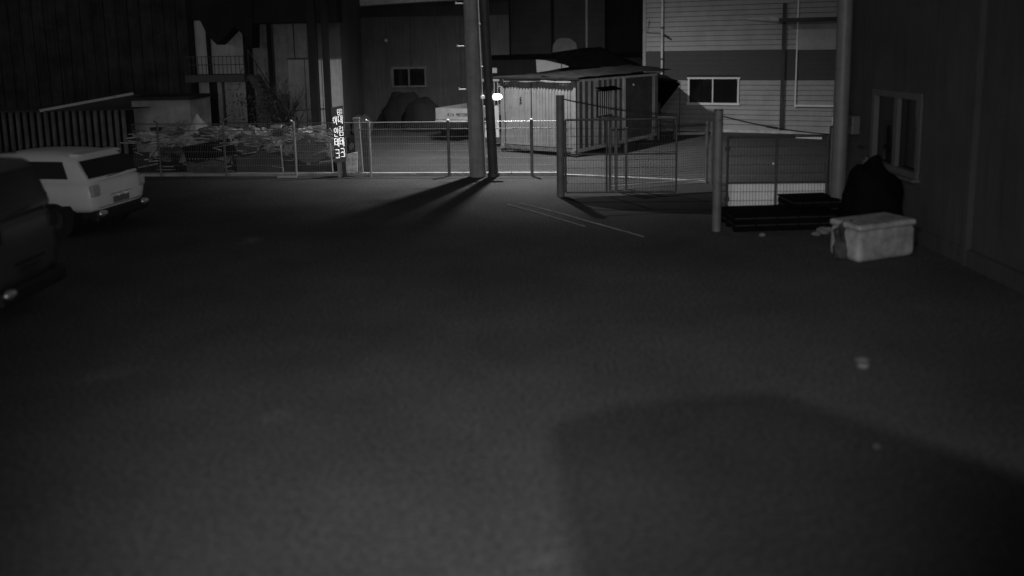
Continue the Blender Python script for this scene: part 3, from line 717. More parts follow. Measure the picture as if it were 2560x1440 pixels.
# right bay: flat panel above the band, ledge and white vertical strip
x19 = hx(1990, 200)
MB().box(((x19 + HLn) / 2, -.06, (zb1 + hz(62, 2030)) / 2), (HLn - x19, .05, hz(62, 2030) - zb1 + .05)).build('flat_panel', M['siding'], ho)
MB().box((x19, -.07, (hz(268, 1990) + htop) / 2), (.05, .07, htop - hz(268, 1990))).build('corner_strip', M['frame'], ho)
MB().box(((x19 + HLn) / 2, -.09, hz(264, 2030)), (HLn - x19, .12, .07)).build('ledge', M['frame'], ho)
MB().box((hx(1956), -.09, hz(330, 1956) / 2 + 2.6), (.14, .12, 5.2)).build('dark_post', M['wall_dark'], ho)
MB().box(((x19 + HLn) / 2 - .2, -.5, hz(50, 2020)), (HLn - x19 + .9, 1.0, .14)).build('porch_roof', M['wall_dark'], ho)
MB().prism([hp(1850, 49) + Vector((0, -.05, 0)), hp(1935, 43) + Vector((0, -.5, 0)), hp(1965, 55) + Vector((0, -.5, 0))], (0, -.05, .03)).build('awning_brace', M['pale_metal'], ho)
pm = M['pale_metal']
xx = hx(1657, 100)
MB().tube([(xx, -.14, zb0 - .02), (xx, -.14, htop)], .05, 10).build('drain_pipe', mat('drain_paint', .5, .5, 0, var=.3, rust=.3), ho)
for pz in (hz(72, 1657), hz(180, 1657), hz(150, 1657)): MB().tube([(xx, -.14, pz), (xx, -.14, pz + .08)], .065, 10).build('pipe_bracket', M['dark_steel'], ho)
MB().tube([(xx + .1, -.14, hz(88, 1660)), (xx + .32, -.3, hz(94, 1670))], .045, 8).build('wall_spotlight', M['trim'], ho)
MB().tube([(hx(1625, 60), -.1, hz(50, 1625)), (hx(1619, 80), -.1, hz(82, 1619)), (xx, -.1, hz(84, 1650))], .012, 6).build('loose_cable', M['trim'], ho)
MB().box((HLn / 2, -.12, .06), (HLn, .25, .12)).build('plinth', M['kerb'], ho)
# pale kerb and dark items on the ground before the house
o = MB().bar(G(1690, 337) + Vector((0, 0, .05)), G(1762, 336) + Vector((0, 0, .05)), .15, .1).build('pale_kerb_block', M['pale_metal'], None, G(1690, 337)); tag(o, 'long pale kerb block at the foot of the siding house', 'kerb block')
o = MB().bar(G(1990, 345) + Vector((0, 0, .05)), G(2055, 348) + Vector((0, 0, .05)), .12, .1).build('pale_plank', M['frame'], None, G(1990, 345)); tag(o, 'pale plank on the road below the right part of the house', 'plank')

# ------------------------------------------------------------------ centre dark building with window
def simple_block(name, label, cat, px0, px1, Y, ztop, m, depth=6, base_y=None):
    a = P(px0, 200, Y); b = P(px1, 200, Y)
    t = thing(name, label, cat, ((a.x + b.x) / 2, Y, 0)); w = b.x - a.x
    return t, w
def boards_wall(t, w, z0, z1, step, m, nm='wall_panel', horizontal=False, y=0, gap=.012, x0=None):
    x0 = -w / 2 if x0 is None else x0
    n = max(1, round((w if not horizontal else z1 - z0) / step))
    for k in range(n):
        j = random.uniform(0, .012)
        if horizontal:
            h = (z1 - z0) / n; MB().box((x0 + w / 2, y - j, z0 + (k + .5) * h), (w, .05, h - gap)).build(nm, m, t)
        else:
            ww = w / n; MB().box((x0 + (k + .5) * ww, y - j, (z0 + z1) / 2), (ww - gap, .05, z1 - z0)).build(nm, m, t)
cB, cw = simple_block('dark_warehouse', 'dark two storey warehouse with one window behind the small truck', 'building', 846, 1275, 39.5, 9, None)
CBY = 39.5
MB().box((0, 3.1, 5), (cw, 6, 10)).build('core_wall', M['wall_dark'], cB)
fx = lambda px, py=190: P(px, py, CBY).x - cB.location.x
fz = lambda py, px=1020: P(px, py, CBY).z
boards_wall(cB, cw, 0, fz(42, 1000), 1.15, mat('warehouse_panel', .10, .8, 0, var=.25, scale=.8, fine=.1, streak=.3))
ev = MB().prism([P(846, 2, CBY - .9) - cB.location, P(1045, -40, CBY - .9) - cB.location, P(1275, -40, CBY - .9) - cB.location, P(1275, -6, CBY - .9) - cB.location, P(1060, 4, CBY - .9) - cB.location, P(846, 18, CBY - .9) - cB.location], (0, .9, 0)).build('eave_fascia', M['wall_pale'], cB)
wz0_, wz1_ = fz(214), fz(172); xa, xb = fx(984), fx(1062)
wfr = MB().box(((xa + xb) / 2, -.06, wz1_ + .05), (xb - xa + .2, .10, .1)).box(((xa + xb) / 2, -.06, wz0_ - .04), (xb - xa + .2, .10, .08))\
    .box((xa - .05, -.06, (wz0_ + wz1_) / 2), (.14, .1, wz1_ - wz0_)).box((xb + .04, -.06, (wz0_ + wz1_) / 2), (.08, .1, wz1_ - wz0_)).box(((xa + xb) / 2, -.06, (wz0_ + wz1_) / 2), (.07, .1, wz1_ - wz0_)).build('window_frame', M['post'], cB)
for a, b in ((xa, (xa + xb) / 2 - .04), ((xa + xb) / 2 + .04, xb)): MB().box(((a + b) / 2, -.04, (wz0_ + wz1_) / 2), (b - a, .02, wz1_ - wz0_)).build('pane', M['glass'], wfr)
wl_ = P(965, 101, CBY - .15) - cB.location
t = thing('round_wall_lamp', 'small round pale fitting high on the dark warehouse left of its window', 'lamp', cB.location + wl_)
MB().ell((0, 0, 0), (.12, .08, .12)).build('globe', M['siding'], t); MB().ell((0, -.075, 0), (.045, .03, .045)).build('lens', M['reflect'], t)
# dark goods in front of it
tag(crumple('covered_goods', (P(1010, 300, 37).x, 37, 0), (1.0, .6, 1.2), 41, M['wall_black'], .25, 20, 12), 'tall dark wrapped goods below the warehouse window', 'wrapped goods')
tag(crumple('covered_goods', (P(1060, 300, 36).x, 36, 0), (.9, .7, 1.0), 43, M['wall_black'], .25, 20, 12), 'lower black wrapped goods right of the tall ones', 'wrapped goods')
tag(crumple('covered_goods', (P(905, 300, 35).x, 35, 0), (.5, .5, .6), 45, M['wall_mid'], .25, 20, 12), 'small grey bundle behind the fence right of the sign', 'wrapped goods')

# mid building above the container (grey, far)
mB, mw = simple_block('grey_clad_building', 'dim grey clad building behind the container and black cover', 'building', 1278, 1512, 44, 9, None)
MB().box((0, 3.1, 5), (mw, 6, 10)).build('core_wall', M['wall_mid'], mB)
boards_wall(mB, mw, 0, 10, .4, mat('clad_board', .085, .75, 0, var=.2, scale=.8, streak=.2), 'cladding_board', True)
MB().box((P(1381, 60, 44).x - mB.location.x, -.08, 5), (.16, .08, 10)).build('joint_cover', M['wall_black'], mB)
MB().tube([(P(1466, 60, 44).x - mB.location.x, -.12, 2), (P(1466, 60, 44).x - mB.location.x, -.12, 10)], .06, 8).build('vent_pipe', M['wall_pale'], mB)
gB, gw = simple_block('unlit_building', 'black unlit building strip between the grey clad building and the house', 'building', 1513, 1640, 45, 9, None)
MB().box((0, 3, 5), (gw, 6, 10)).build('wall', M['wall_black'], gB)
boards_wall(gB, gw, 0, 10, .9, M['wall_black'], 'wall_panel', False, y=-.06)

# ------------------------------------------------------------------ left: stair building, sheds, warehouse
SY = 33.5
sB = thing('stair_building', 'pale grey building with balcony and outdoor stair behind the scrap heap', 'building', (P(650, 200, SY).x, SY, 0))
sx = lambda px, py=150: P(px, py, SY).x - sB.location.x
sz = lambda py, px=600: P(px, py, SY).z
def sb_box(px0, px1, z0, z1, y0, y1, nm, m):
    a, b = sx(px0), sx(px1); return MB().box(((a + b) / 2, (y0 + y1) / 2, (z0 + z1) / 2), (b - a, y1 - y0, z1 - z0)).build(nm, m, sB)
ST = 9.0
sb_box(478, 850, 0, ST, .25, 5, 'core_wall', M['wall_mid'])
zfl = sz(185); 
for a, b in ((486, 521), (527, 613)): sb_box(a, b, zfl + .02, sz(50), .05, .22, 'wall_panel', M['wall_pale'])
for a, b in ((492, 548), (556, 628)): sb_box(a, b, 0, sz(205), .05, .22, 'wall_panel', M['wall_pale'])
for a, b in ((632, 672), (686, 735), (738, 776)): sb_box(a, b, .0, sz(62), .05, .22, 'wall_panel', mat('stair_wall', .24, .85, 0, var=.2, streak=.3))
for a, b, w in ((476, 490, 1), (521, 529, 0), (612, 630, 1), (672, 680, 0)): sb_box(a, b, 0, ST, -.12, .04, 'column', M['wall_black'])
sb_box(484, 628, zfl - .28, zfl, -1.0, .04, 'balcony_floor', mat('balcony_concrete', .12, .85, 0, var=.2))
sb_box(546, 556, 0, zfl - .28, -.9, -.78, 'column', M['wall_black'])
for z in (sz(140), sz(160)): MB().bar((sx(484), -.98, z), (sx(630), -.98, z), .03).build('balcony_rail', M['dark_steel'], sB)
for k in range(15):
    x = sx(486) + (sx(628) - sx(486)) * k / 14; MB().bar((x, -.98, zfl), (x, -.98, sz(140)), .018).build('baluster', M['dark_steel'], sB)
# dark pointed canopy above the balcony
MB().prism([P(x, y, SY - 1.1) - sB.location for x, y in ((478, 0), (478, 48), (500, 52), (520, 90), (542, 112), (562, 92), (586, 66), (612, 92), (630, 120), (630, 0))], (0, 1.0, 0)).build('pointed_canopy', M['wall_black'], sB)
sb_box(630, 860, sz(58, 740), ST, -1.0, .04, 'upper_fascia', M['wall_black'])
# pale doors right
t = thing('pale_cabinet', 'tall pale cabinet standing behind the two dark posts', 'cabinet', (P(795, 300, 31).x, 31, 0))
xw = (P(857, 220, 31).x - P(733, 220, 31).x); zt_ = P(795, 148, 31).z
for a in range(3): MB().box((-xw / 2 + xw * (a + .5) / 3, 0, zt_ / 2), (xw / 3 - .03, .7, zt_ - .04 * a * 0)).build('door_panel', mat('cabinet_panel', .42, .7, 0, var=.15, streak=.2), t)
MB().box((0, 0, zt_ + .03), (xw, .75, .06)).build('top', M['wall_mid'], t)
MB().bar((-xw / 2, -.37, zt_ * .42), (xw / 2, -.37, zt_ * .45), .03).build('cross_bar', M['dark_steel'], t)
for px, w, lab in ((791, .30, 'left and thicker of the two dark square posts before the pale cabinet'), (823, .22, 'right and thinner of the two dark square posts before the pale cabinet')):
    t = thing('square_post', lab, 'post', (P(px, 300, 29.8).x, 29.8, 0)); MB().box((0, 0, 4.5), (w, w, 9)).build('shaft', M['wall_black'], t); MB().box((0, 0, .04), (w + .12, w + .12, .08)).build('base_plate', M['dark_steel'], t)
# outdoor stair
st0 = P(735, 300, 31.6); st1 = P(632, 175, 31.6)
stair = thing('outdoor_stair', 'dark steel outdoor stair rising left to the balcony', 'stair', (st0.x, 31.6, 0))
d0 = Vector((0, 0, .0)); d1 = Vector((st1.x - st0.x, 0, zfl))
for y in (-.45, .45): MB().bar(d0 + Vector((0, y, .1)), d1 + Vector((0, y, 0)), .05, .22).build('stringer', M['dark_steel'], stair)
for k in range(13):
    q = d0.lerp(d1, (k + .5) / 13); MB().box(q + Vector((0, 0, .05)), (.24, .84, .03)).build('tread', M['dark_steel'], stair)
for y in (-.47,):
    MB().tube([d0 + Vector((0, y, 1.0)), d1 + Vector((0, y, 1.0))], .022, 6).build('handrail', M['dark_steel'], stair)
    for k in range(6): q = d0.lerp(d1, k / 5); MB().tube([q + Vector((0, y, .1)), q + Vector((0, y, 1.0))], .016, 6).build('baluster', M['dark_steel'], stair)
# dry climbing branches around the stair foot
sh = thing('dry_shrub', 'leafless tangled shrub growing over the outdoor stair', 'shrub', (P(690, 300, 30.6).x, 30.6, 0))
mb = MB(); rnd = random.Random(5)
def twig(p, d, L, r, dep):
    pts = [p]; 
    for k in range(4):
        d = (d + Vector((rnd.uniform(-.35, .35), rnd.uniform(-.3, .3), rnd.uniform(-.2, .25)))).normalized(); p = p + d * (L / 4); pts.append(p)
    mb.tube(pts, [r, r * .85, r * .7, r * .55, r * .4], 4, False)
    if dep:
        for k in range(4): twig(pts[rnd.randint(1, 4)], (d + Vector((rnd.uniform(-.9, .9), rnd.uniform(-.5, .5), rnd.uniform(-.3, .7)))).normalized(), L * .6, r * .5, dep - 1)
for k in range(9): twig(Vector((rnd.uniform(-.6, .8), rnd.uniform(-.3, .3), 0)), Vector((rnd.uniform(-.5, .2), 0, 1)).normalized(), 1.5, .03, 3)
mb.build('branches', M['bark'], sh)
lv = MB()
for k in range(900):
    c = Vector((rnd.gauss(0, .6) - .2, rnd.gauss(0, .3), abs(rnd.gauss(1.1, .7)))); c.x -= c.z * .15
    s = rnd.uniform(.03, .08); a = Euler((rnd.uniform(0, 6), rnd.uniform(0, 6), rnd.uniform(0, 6))).to_matrix()
    lv.add([c + a @ Vector(v) for v in ((-s, 0, 0), (0, -s * .5, 0), (s, 0, 0), (0, s * .5, 0))], [(0, 1, 2, 3)])
o = lv.build('dry_leaves', M['bark'], sh); o['kind'] = 'stuff'

# shed and ribbed wall at the left
LY = 29.5
ls = thing('ribbed_shed', 'low dark ribbed shed with a pale roof edge behind the white car', 'shed', (P(160, 300, LY).x, LY, 0))
lz = lambda py: P(200, py, LY).z
x0_ = P(-120, 300, LY).x - ls.location.x; x1_ = P(332, 300, LY).x - ls.location.x
ztp = lz(275)
n = int((x1_ - x0_) / .26)
for k in range(n):
    xc = x0_ + (k + .5) * .26
    mb = MB().prism([(xc - .12, 0, 0), (xc - .07, -.05, 0), (xc + .0, -.05, 0), (xc + .04, 0, 0)], (0, 0, ztp)); mb.build('ribbed_sheet', mat('shed_sheet', .22, .6, .1, var=.35, scale=2, streak=.4), ls)
MB().box(((x0_ + x1_) / 2, .1, ztp / 2 - .02), (x1_ - x0_, .06, ztp - .04)).build('back_wall', M['wall_black'], ls)
pe = [P(100, 277, LY - .5) - ls.location, P(332, 234, LY + 2.2) - ls.location]
MB().bar(pe[0], pe[1], .10, .10).build('roof_edge', mat('roof_edge_paint', .9, .5, 0, var=.2), ls)
MB().prism([pe[0] + Vector((0, 0, -.04)), pe[1] + Vector((0, 0, -.04)), Vector((x1_ + 1.5, 3, ztp + .1)), Vector((x1_ + .1, -.4, ztp)), Vector((x0_, -.5, ztp))], (0, 0, .02)).build('roof', M['wall_mid'], ls)
# pale block next to it
pb_ = thing('pale_end_wall', 'rough pale rendered hut wall between the ribbed shed and stair building', 'wall', (P(405, 300, 30).x, 30, 0))
xw = P(478, 300, 30).x - P(333, 300, 30).x; zt_ = P(400, 250, 30).z
MB().box((0, 1, zt_ / 2), (xw, 2, zt_)).build('wall', mat('hut_render', .4, .9, 0, var=.35, scale=1.6, fine=.15, bump=.5), pb_)
MB().box((0, .9, zt_ + .06), (xw + .2, 2.3, .12)).build('roof', M['wall_dark'], pb_)
MB().box((-.2, -.03, zt_ * .35), (.5, .05, .5)).build('dark_hatch', M['wall_black'], pb_)
# big dark warehouse backdrop at left
bw_ = thing('black_warehouse', 'large black ribbed warehouse wall filling the upper left corner', 'building', (P(200, 200, 37).x, 37, 0))
xw = P(485, 100, 37).x - P(-260, 100, 37).x
MB().box((0, 3.1, 5), (xw, 6, 10)).build('core_wall', M['wall_black'], bw_)
boards_wall(bw_, xw, 0, 10, .55, mat('black_cladding', .042, .7, 0, var=.8, scale=.8, streak=.6), 'cladding_sheet', False, y=0, gap=.03)
# far dark backdrop (beyond all) so that no sky opens between blocks
bk = thing('far_hall', 'unlit long hall closing the view far behind every other building', 'building', (0, 62, 0))
MB().box((0, 3, 6), (130, 6, 12)).build('wall', M['wall_black'], bk); MB().box((0, 3, 12.1), (131, 7, .25)).build('roof', M['wall_black'], bk)

# ------------------------------------------------------------------ small truck
TX, TY = -2.35, 32.0
tA = P(1087, 298, TY); tB_ = P(1180, 298, TY - .0)
tr = thing('cargo_truck', 'small flatbed truck with pale lettered tailgate parked beyond the fence', 'truck', ((tA.x + tB_.x) / 2 + .05, TY, 0), R(-24))
tz0 = P(1130, 299, TY).z; tz1 = P(1130, 271, TY).z
tw = 1.7
bedm = mat('truck_bed_paint', .36, .5, 0, var=.12, streak=.15)
TT = R(24)
bed = MB().box((0, 0, (tz0 + tz1) / 2), (tw, .05, tz1 - tz0)).build('tailgate', bedm, tr)
MB().box((0, -.01, tz0 - .05), (tw, .10, .05)).box((tw * .42, -.03, tz0 + .02), (.2, .04, .05)).build('tail_bar', M['pale_metal'], bed)
for s in (-1, 1): MB().box((s * tw / 2, 1.45, (tz0 + tz1) / 2), (.05, 2.8, tz1 - tz0)).build('side_board', bedm, tr)
MB().box((0, 1.45, tz0), (tw - .05, 2.8, .06)).build('bed_floor', M['tarp'], tr)
MB().box((0, 1.5, tz0 - .18), (1.2, 4.2, .2)).build('chassis', M['trim'], tr)
cabm = mat('truck_cab_paint', .10, .4, 0, var=.1)
cab = bevel(MB().prism([(-.82, 3.0, .55), (-.82, 4.5, .55), (-.82, 4.55, 1.2), (-.82, 4.2, 2.1), (-.82, 3.0, 2.15)], (1.64, 0, 0)).build('cab', cabm, tr), .06, 3)
MB().box((0, 2.985, 1.72), (1.3, .02, .45)).build('rear_window', M['glass'], cab)
for s in (-1, 1): MB().box((s * .826, 3.7, 1.65), (.02, .8, .45)).build('side_window', M['glass'], cab)
MB().box((0, 2.99, 2.02), (1.5, .05, .05)).box((-.69, 2.98, 1.7), (.05, .03, .5)).box((.69, 2.98, 1.7), (.05, .03, .5)).build('window_trim', M['wall_pale'], cab)
for y in (.7, 3.7):
    for s in (-1, 1):
        wv = MB().tube([(s * .62, y, .34), (s * .84, y, .34)], .34, 20).build('wheel', M['rubber'], tr)
        MB().tube([(s * .83, y, .34), (s * .85, y, .34)], .18, 14).build('rim', M['post'], wv)
for s in (-1, 1): MB().box((s * .7, -.03, tz0 - .2), (.25, .05, .12)).build('tail_lamp', M['trim'], tr)
# tailgate lettering built from strokes
GL = {'K': [(0,0,0,1),(0,.5,.8,0),(0,.5,.8,1)], 'I': [(.4,0,.4,1)], 'A': [(0,1,.4,0),(.4,0,.8,1),(.15,.65,.65,.65)], 'M': [(0,1,0,0),(0,0,.4,.6),(.4,.6,.8,0),(.8,0,.8,1)],
      'O': [(0,0,.8,0),(.8,0,.8,1),(.8,1,0,1),(0,1,0,0)], 'T': [(0,0,.8,0),(.4,0,.4,1)], 'R': [(0,1,0,0),(0,0,.8,0),(.8,0,.8,.5),(.8,.5,0,.5),(.3,.5,.8,1)],
      'S': [(.8,0,0,0),(0,0,0,.5),(0,.5,.8,.5),(.8,.5,.8,1),(.8,1,0,1)]}
mb = MB(); cx = -.28; cwid = .088
for ch in 'KIA MOTORS':
    if ch != ' ':
        for (u0, v0, u1, v1) in GL[ch]: mb.bar((cx + u0 * cwid * .85, -.03, .5 * (tz0 + tz1) - .0 - v0 * .11 + .03), (cx + u1 * cwid * .85, -.03, .5 * (tz0 + tz1) - v1 * .11 + .03), .018, .01, up=(0, -1, 0))
    cx += cwid * 1.12
mb.build('tailgate_lettering', M['ink'], bed)
# booth / pillar seen between the poles
t = thing('pale_booth', 'narrow pale booth with dark panes between the two poles, beyond the fence', 'booth', (P(1222, 300, 33.2).x, 33.2, 0))
bzt = P(1222, 200, 33.2).z
MB().box((0, 0, bzt * .28), (.85, .6, bzt * .56)).build('body', M['wall_pale'], t)
for x in (-.4, .1, .26, .4): MB().box((x, -.28, bzt * .77), (.035, .04, bzt * .44)).build('mullion', M['siding'], t)
MB().box((0, 0, bzt * .77), (.78, .5, bzt * .42)).build('pane', M['glass'], t); MB().box((0, 0, bzt), (.95, .7, .09)).build('roof', M['siding'], t)
o = MB().box((0, 0, 0), (.22, .06, .22)).build('number_plate_board', M['wall_pale'], None); o.location = P(1236, 176, 36); tag(o, 'small square pale plate above the booth between the poles', 'plate')
o = MB().prism([G(1212, 434), G(1226, 434), P(1226, 395, G(1212, 434).y), P(1212, 395, G(1212, 434).y)], (0, .05, 0)).build('pale_board', M['siding'], None, G(1212, 434)); o.location.y += .35
tag(o, 'small upright pale board at the kerb between the two poles', 'board')

# ------------------------------------------------------------------ scrap heap behind the fence
rnd = random.Random(21)
def scrap_pt(px, py, back=0.0):
    yy = fence_pt(px).y + .7 + back; return P(px, py, yy)
# heap core
hb0 = scrap_pt(350, 430, 1.0); core = MB()
NX, NY = 60, 10; vs = []
for j in range(NY + 1):
    for i in range(NX + 1):
        px = 345 + (835 - 345) * i / NX
        b = fence_pt(px) + Vector((0, .9 + 2.2 * j / NY, 0))
        env = math.sin(math.pi * min(1, j / NY * .9 + .12)) ** .6
        h = 1.02 + .35 * noise.noise(Vector((i * .25, j * .5, 2))) + .22 * noise.noise(Vector((i * .9, j * 1.1, 5)))
        if i > 42: h *= .85
        vs.append((b.x, b.y, max(0, h * env) if 0 < i < NX else 0))
fs_ = [(j * (NX + 1) + i, j * (NX + 1) + i + 1, (j + 1) * (NX + 1) + i + 1, (j + 1) * (NX + 1) + i) for j in range(NY) for i in range(NX)]
o = MB().add(vs, fs_).build('scrap_heap', mat('mixed_rubbish', .055, .7, 0, var=.7, scale=6, fine=.3, bump=.9), None)
tag(o, 'long low heap of mixed scrap behind the left half of the wire fence', 'scrap heap', kind='stuff')
ORD = 'first second third fourth fifth sixth seventh eighth ninth tenth eleventh twelfth thirteenth fourteenth fifteenth sixteenth seventeenth eighteenth nineteenth twentieth twenty-first twenty-second twenty-third twenty-fourth twenty-fifth twenty-sixth'.split()
bits = MB()
for k in range(620):
    px = rnd.uniform(350, 832); yy = fence_pt(px).y + rnd.uniform(.45, 1.1); zz = rnd.uniform(.05, 1.35) if rnd.random() < .35 else rnd.gauss(1.05, .18)
    c_ = Vector((P(px, 380, yy).x, yy, max(.03, zz))); a_ = Euler((rnd.uniform(0, 6), rnd.uniform(0, 6), rnd.uniform(0, 6))).to_matrix()
    if zz > 1.3 or (zz < .9 and rnd.random() < .5): continue
    if rnd.random() < .72: L_ = rnd.uniform(.15, .75); bits.bar(c_, c_ + Vector((L_ * rnd.choice((-1, 1)), rnd.uniform(-.1, .1), L_ * rnd.uniform(-.35, .35))), rnd.uniform(.012, .035))
    else: s_ = rnd.uniform(.03, .1); bits.add([c_ + a_ @ Vector((x * s_, y * s_ * rnd.uniform(.4, 1), rnd.uniform(-.3, .3) * s_)) for x, y in ((-1, -1), (1, -1), (1, 1), (-1, 1))], [(0, 1, 2), (0, 2, 3)])
o = bits.build('loose_scraps', mat('loose_scrap_mix', .45, .5, .1, var=.9, scale=3, rust=.6), None); tag(o, 'loose small scraps strewn all over the heap behind the wire fence', 'scraps', kind='stuff')
# individually readable pieces
def piece(o, lab, cat, grp=None): return tag(o, lab, cat, grp)
c = scrap_pt(497, 325); cone = MB().tube([Vector((0, 0, 0)), Vector((0, 0, .25)), Vector((-.02, 0, .42)), Vector((-.03, 0, .60))], [.34, .25, .13, .02], 7)
o = cone.build('peaked_tarp', mat('grey_tarp', .6, .7, 0, var=.3, scale=5, bump=.5), None); o.location = c - Vector((0, 0, .1)); piece(o, 'pale peaked tarpaulin standing like a tent on the scrap heap', 'tarpaulin')
sack_spots = [(378, 340, .24), (362, 350, .16), (430, 322, .2), (455, 312, .13), (480, 345, .22), (512, 335, .26), (545, 330, .25), (556, 345, .18), (590, 335, .24), (612, 345, .2), (640, 342, .26), (625, 322, .13), (668, 335, .2), (700, 330, .16), (718, 338, .14),
              (742, 345, .16), (765, 330, .17), (790, 325, .13), (800, 340, .2), (405, 360, .14), (385, 385, .12), (415, 395, .12), (458, 362, .1), (600, 356, .13), (770, 322, .1)]
for i, (px, py, r) in enumerate(sack_spots):
    o = MB().ell((0, 0, 0), (r * rnd.uniform(1, 1.7), r, r * rnd.uniform(.45, .75)), 18, 12, .95, i * 1.7, Euler((0, rnd.uniform(-.4, .4), 0)).to_matrix()).build('crumpled_sack', (M['sack'], M['rustm'], M['sheet'], M['sheet'])[i % 4], None)
    o.location = scrap_pt(px, py, rnd.uniform(-.15, .3)); piece(o, ('pale', 'dark', 'dull grey', 'dull grey')[i % 4] + ' crumpled sack on the scrap heap, ' + ORD[sorted(q[0] for q in sack_spots).index(px)] + ' from its left end', 'sack', 'crumpled sacks on the scrap heap')
pipes = [((693, 352), (752, 336), .03), ((752, 350), (812, 335), .035), ((720, 344), (757, 330), .02), ((780, 318), (815, 314), .05), ((500, 378), (545, 404), .06), ((545, 405), (575, 398), .02), ((660, 345), (700, 331), .025), ((655, 352), (745, 340), .02),
         ((800, 336), (824, 350), .03), ((430, 352), (450, 335), .02), ((560, 300), (578, 290), .03), ((360, 345), (376, 333), .02), ((395, 372), (372, 398), .02), ((600, 350), (640, 338), .03)]
for i, (a, b, r) in enumerate(pipes):
    pa_, pb_2 = scrap_pt(*a), scrap_pt(*b, back=.25)
    if i in (1, 4, 3): o = MB().bar(pa_, pb_2, r * 2.2, r).build('scrap_plank', M['wood'], None, pa_); piece(o, {1: 'long pale plank sloping behind the sagging hose', 4: 'pale board sliding down inside the dark gap of the scrap heap', 3: 'short pale plank end near the top of the sign side of the heap'}[i], 'plank')
    else: o = MB().tube([pa_, pb_2], r * .8, 8).build('scrap_pipe', M['pale_metal'] if i % 2 else M['post'], None, pa_); piece(o, ('bright' if i % 2 else 'dull') + ' scrap pipe in the heap, ' + ORD[sorted(min(q[0][0], q[1][0]) + q[2] for k_, q in enumerate(pipes) if k_ not in (1, 3, 4)).index(min(a[0], b[0]) + r)] + ' pipe from its left end', 'pipe', 'pipes in the scrap heap')
sheets = [((440, 330), .5, .3), (( 520, 342), .55, .25), ((585, 328), .6, .22), ((660, 352), .7, .25), ((730, 352), .5, .3), ((470, 392), .5, .4), ((810, 345), .3, .4), ((560, 395), .45, .3), ((620, 365), .6, .3), ((690, 318), .4, .15)]
for i, ((px, py), w, h) in enumerate(sheets):
    c = scrap_pt(px, py, .1); rot = Euler((rnd.uniform(.2, 1.3), rnd.uniform(-.3, .3), rnd.uniform(-.4, .4))).to_matrix()
    q = [rot @ Vector(v) for v in ((-w / 2, -h / 2, 0), (w / 2, -h / 2, 0), (w / 2, h / 2, 0), (-w / 2, h / 2, 0))]
    o = cloth('scrap_sheet', [c + v for v in q], 6, 4, .08, i + 30, M['sheet'] if i % 2 else M['rustm'], .008, c); piece(o, ('grey' if i % 2 else 'rusty') + ' bent metal sheet in the scrap heap, ' + ORD[sorted(q[0][0] for q in sheets).index(px)] + ' sheet from its left end', 'metal sheet', 'bent sheets in the scrap heap')
c = scrap_pt(775, 375, -.1)
o = MB().tube([(0, 0, 0), (0, .14, 0)], .55, 24).build('round_tray', mat('tray_metal', .13, .6, .1, var=.5, scale=6), None); o.location = c; o.scale = (1, 1, .72); piece(o, 'big round dull metal tray propped behind the sagging hose', 'tray')
c = scrap_pt(470, 365, -.2)
o = MB().box((0, 0, 0), (1.5, .1, .5)).build('flat_plywood', M['black_tarp'], None); o.location = scrap_pt(525, 376, -.2); o.rotation_euler = (.2, R(-9), R(6)); piece(o, 'flat black panel inside the scrap heap left of the fence post', 'panel')
o = MB().prism([(-.6, -.2, -.24), (.5, -.2, -.24), (.58, -.2, .12), (.2, -.2, .2), (-.3, -.2, .1), (-.62, -.2, .2)], (0, .4, 0)).build('rusty_crate', M['rustm'], None); o.location = fence_pt(505) + Vector((0, .6, .24)); piece(o, 'long rusty crate on the ground at the foot of the scrap heap', 'crate')
for k in range(12):
    MB().ell((-.5 + k * .09, -.2, .235), (.02, .02, .012), 6, 4, .5, k).build('pale_chip', M['frame'], o)
o = MB().prism([(-.7, -.15, 0), (.68, -.15, 0), (.66, -.15, .55), (.1, -.15, .68), (-.5, -.15, .52), (-.68, -.15, .6)], (0, .3, 0)).build('grey_bin', mat('bin_grey', .075, .7, 0, var=.3), None); o.location = fence_pt(640) + Vector((0, .55, 0)); piece(o, 'plain dark grey bin wall between scrap heap and low mesh frame', 'bin')

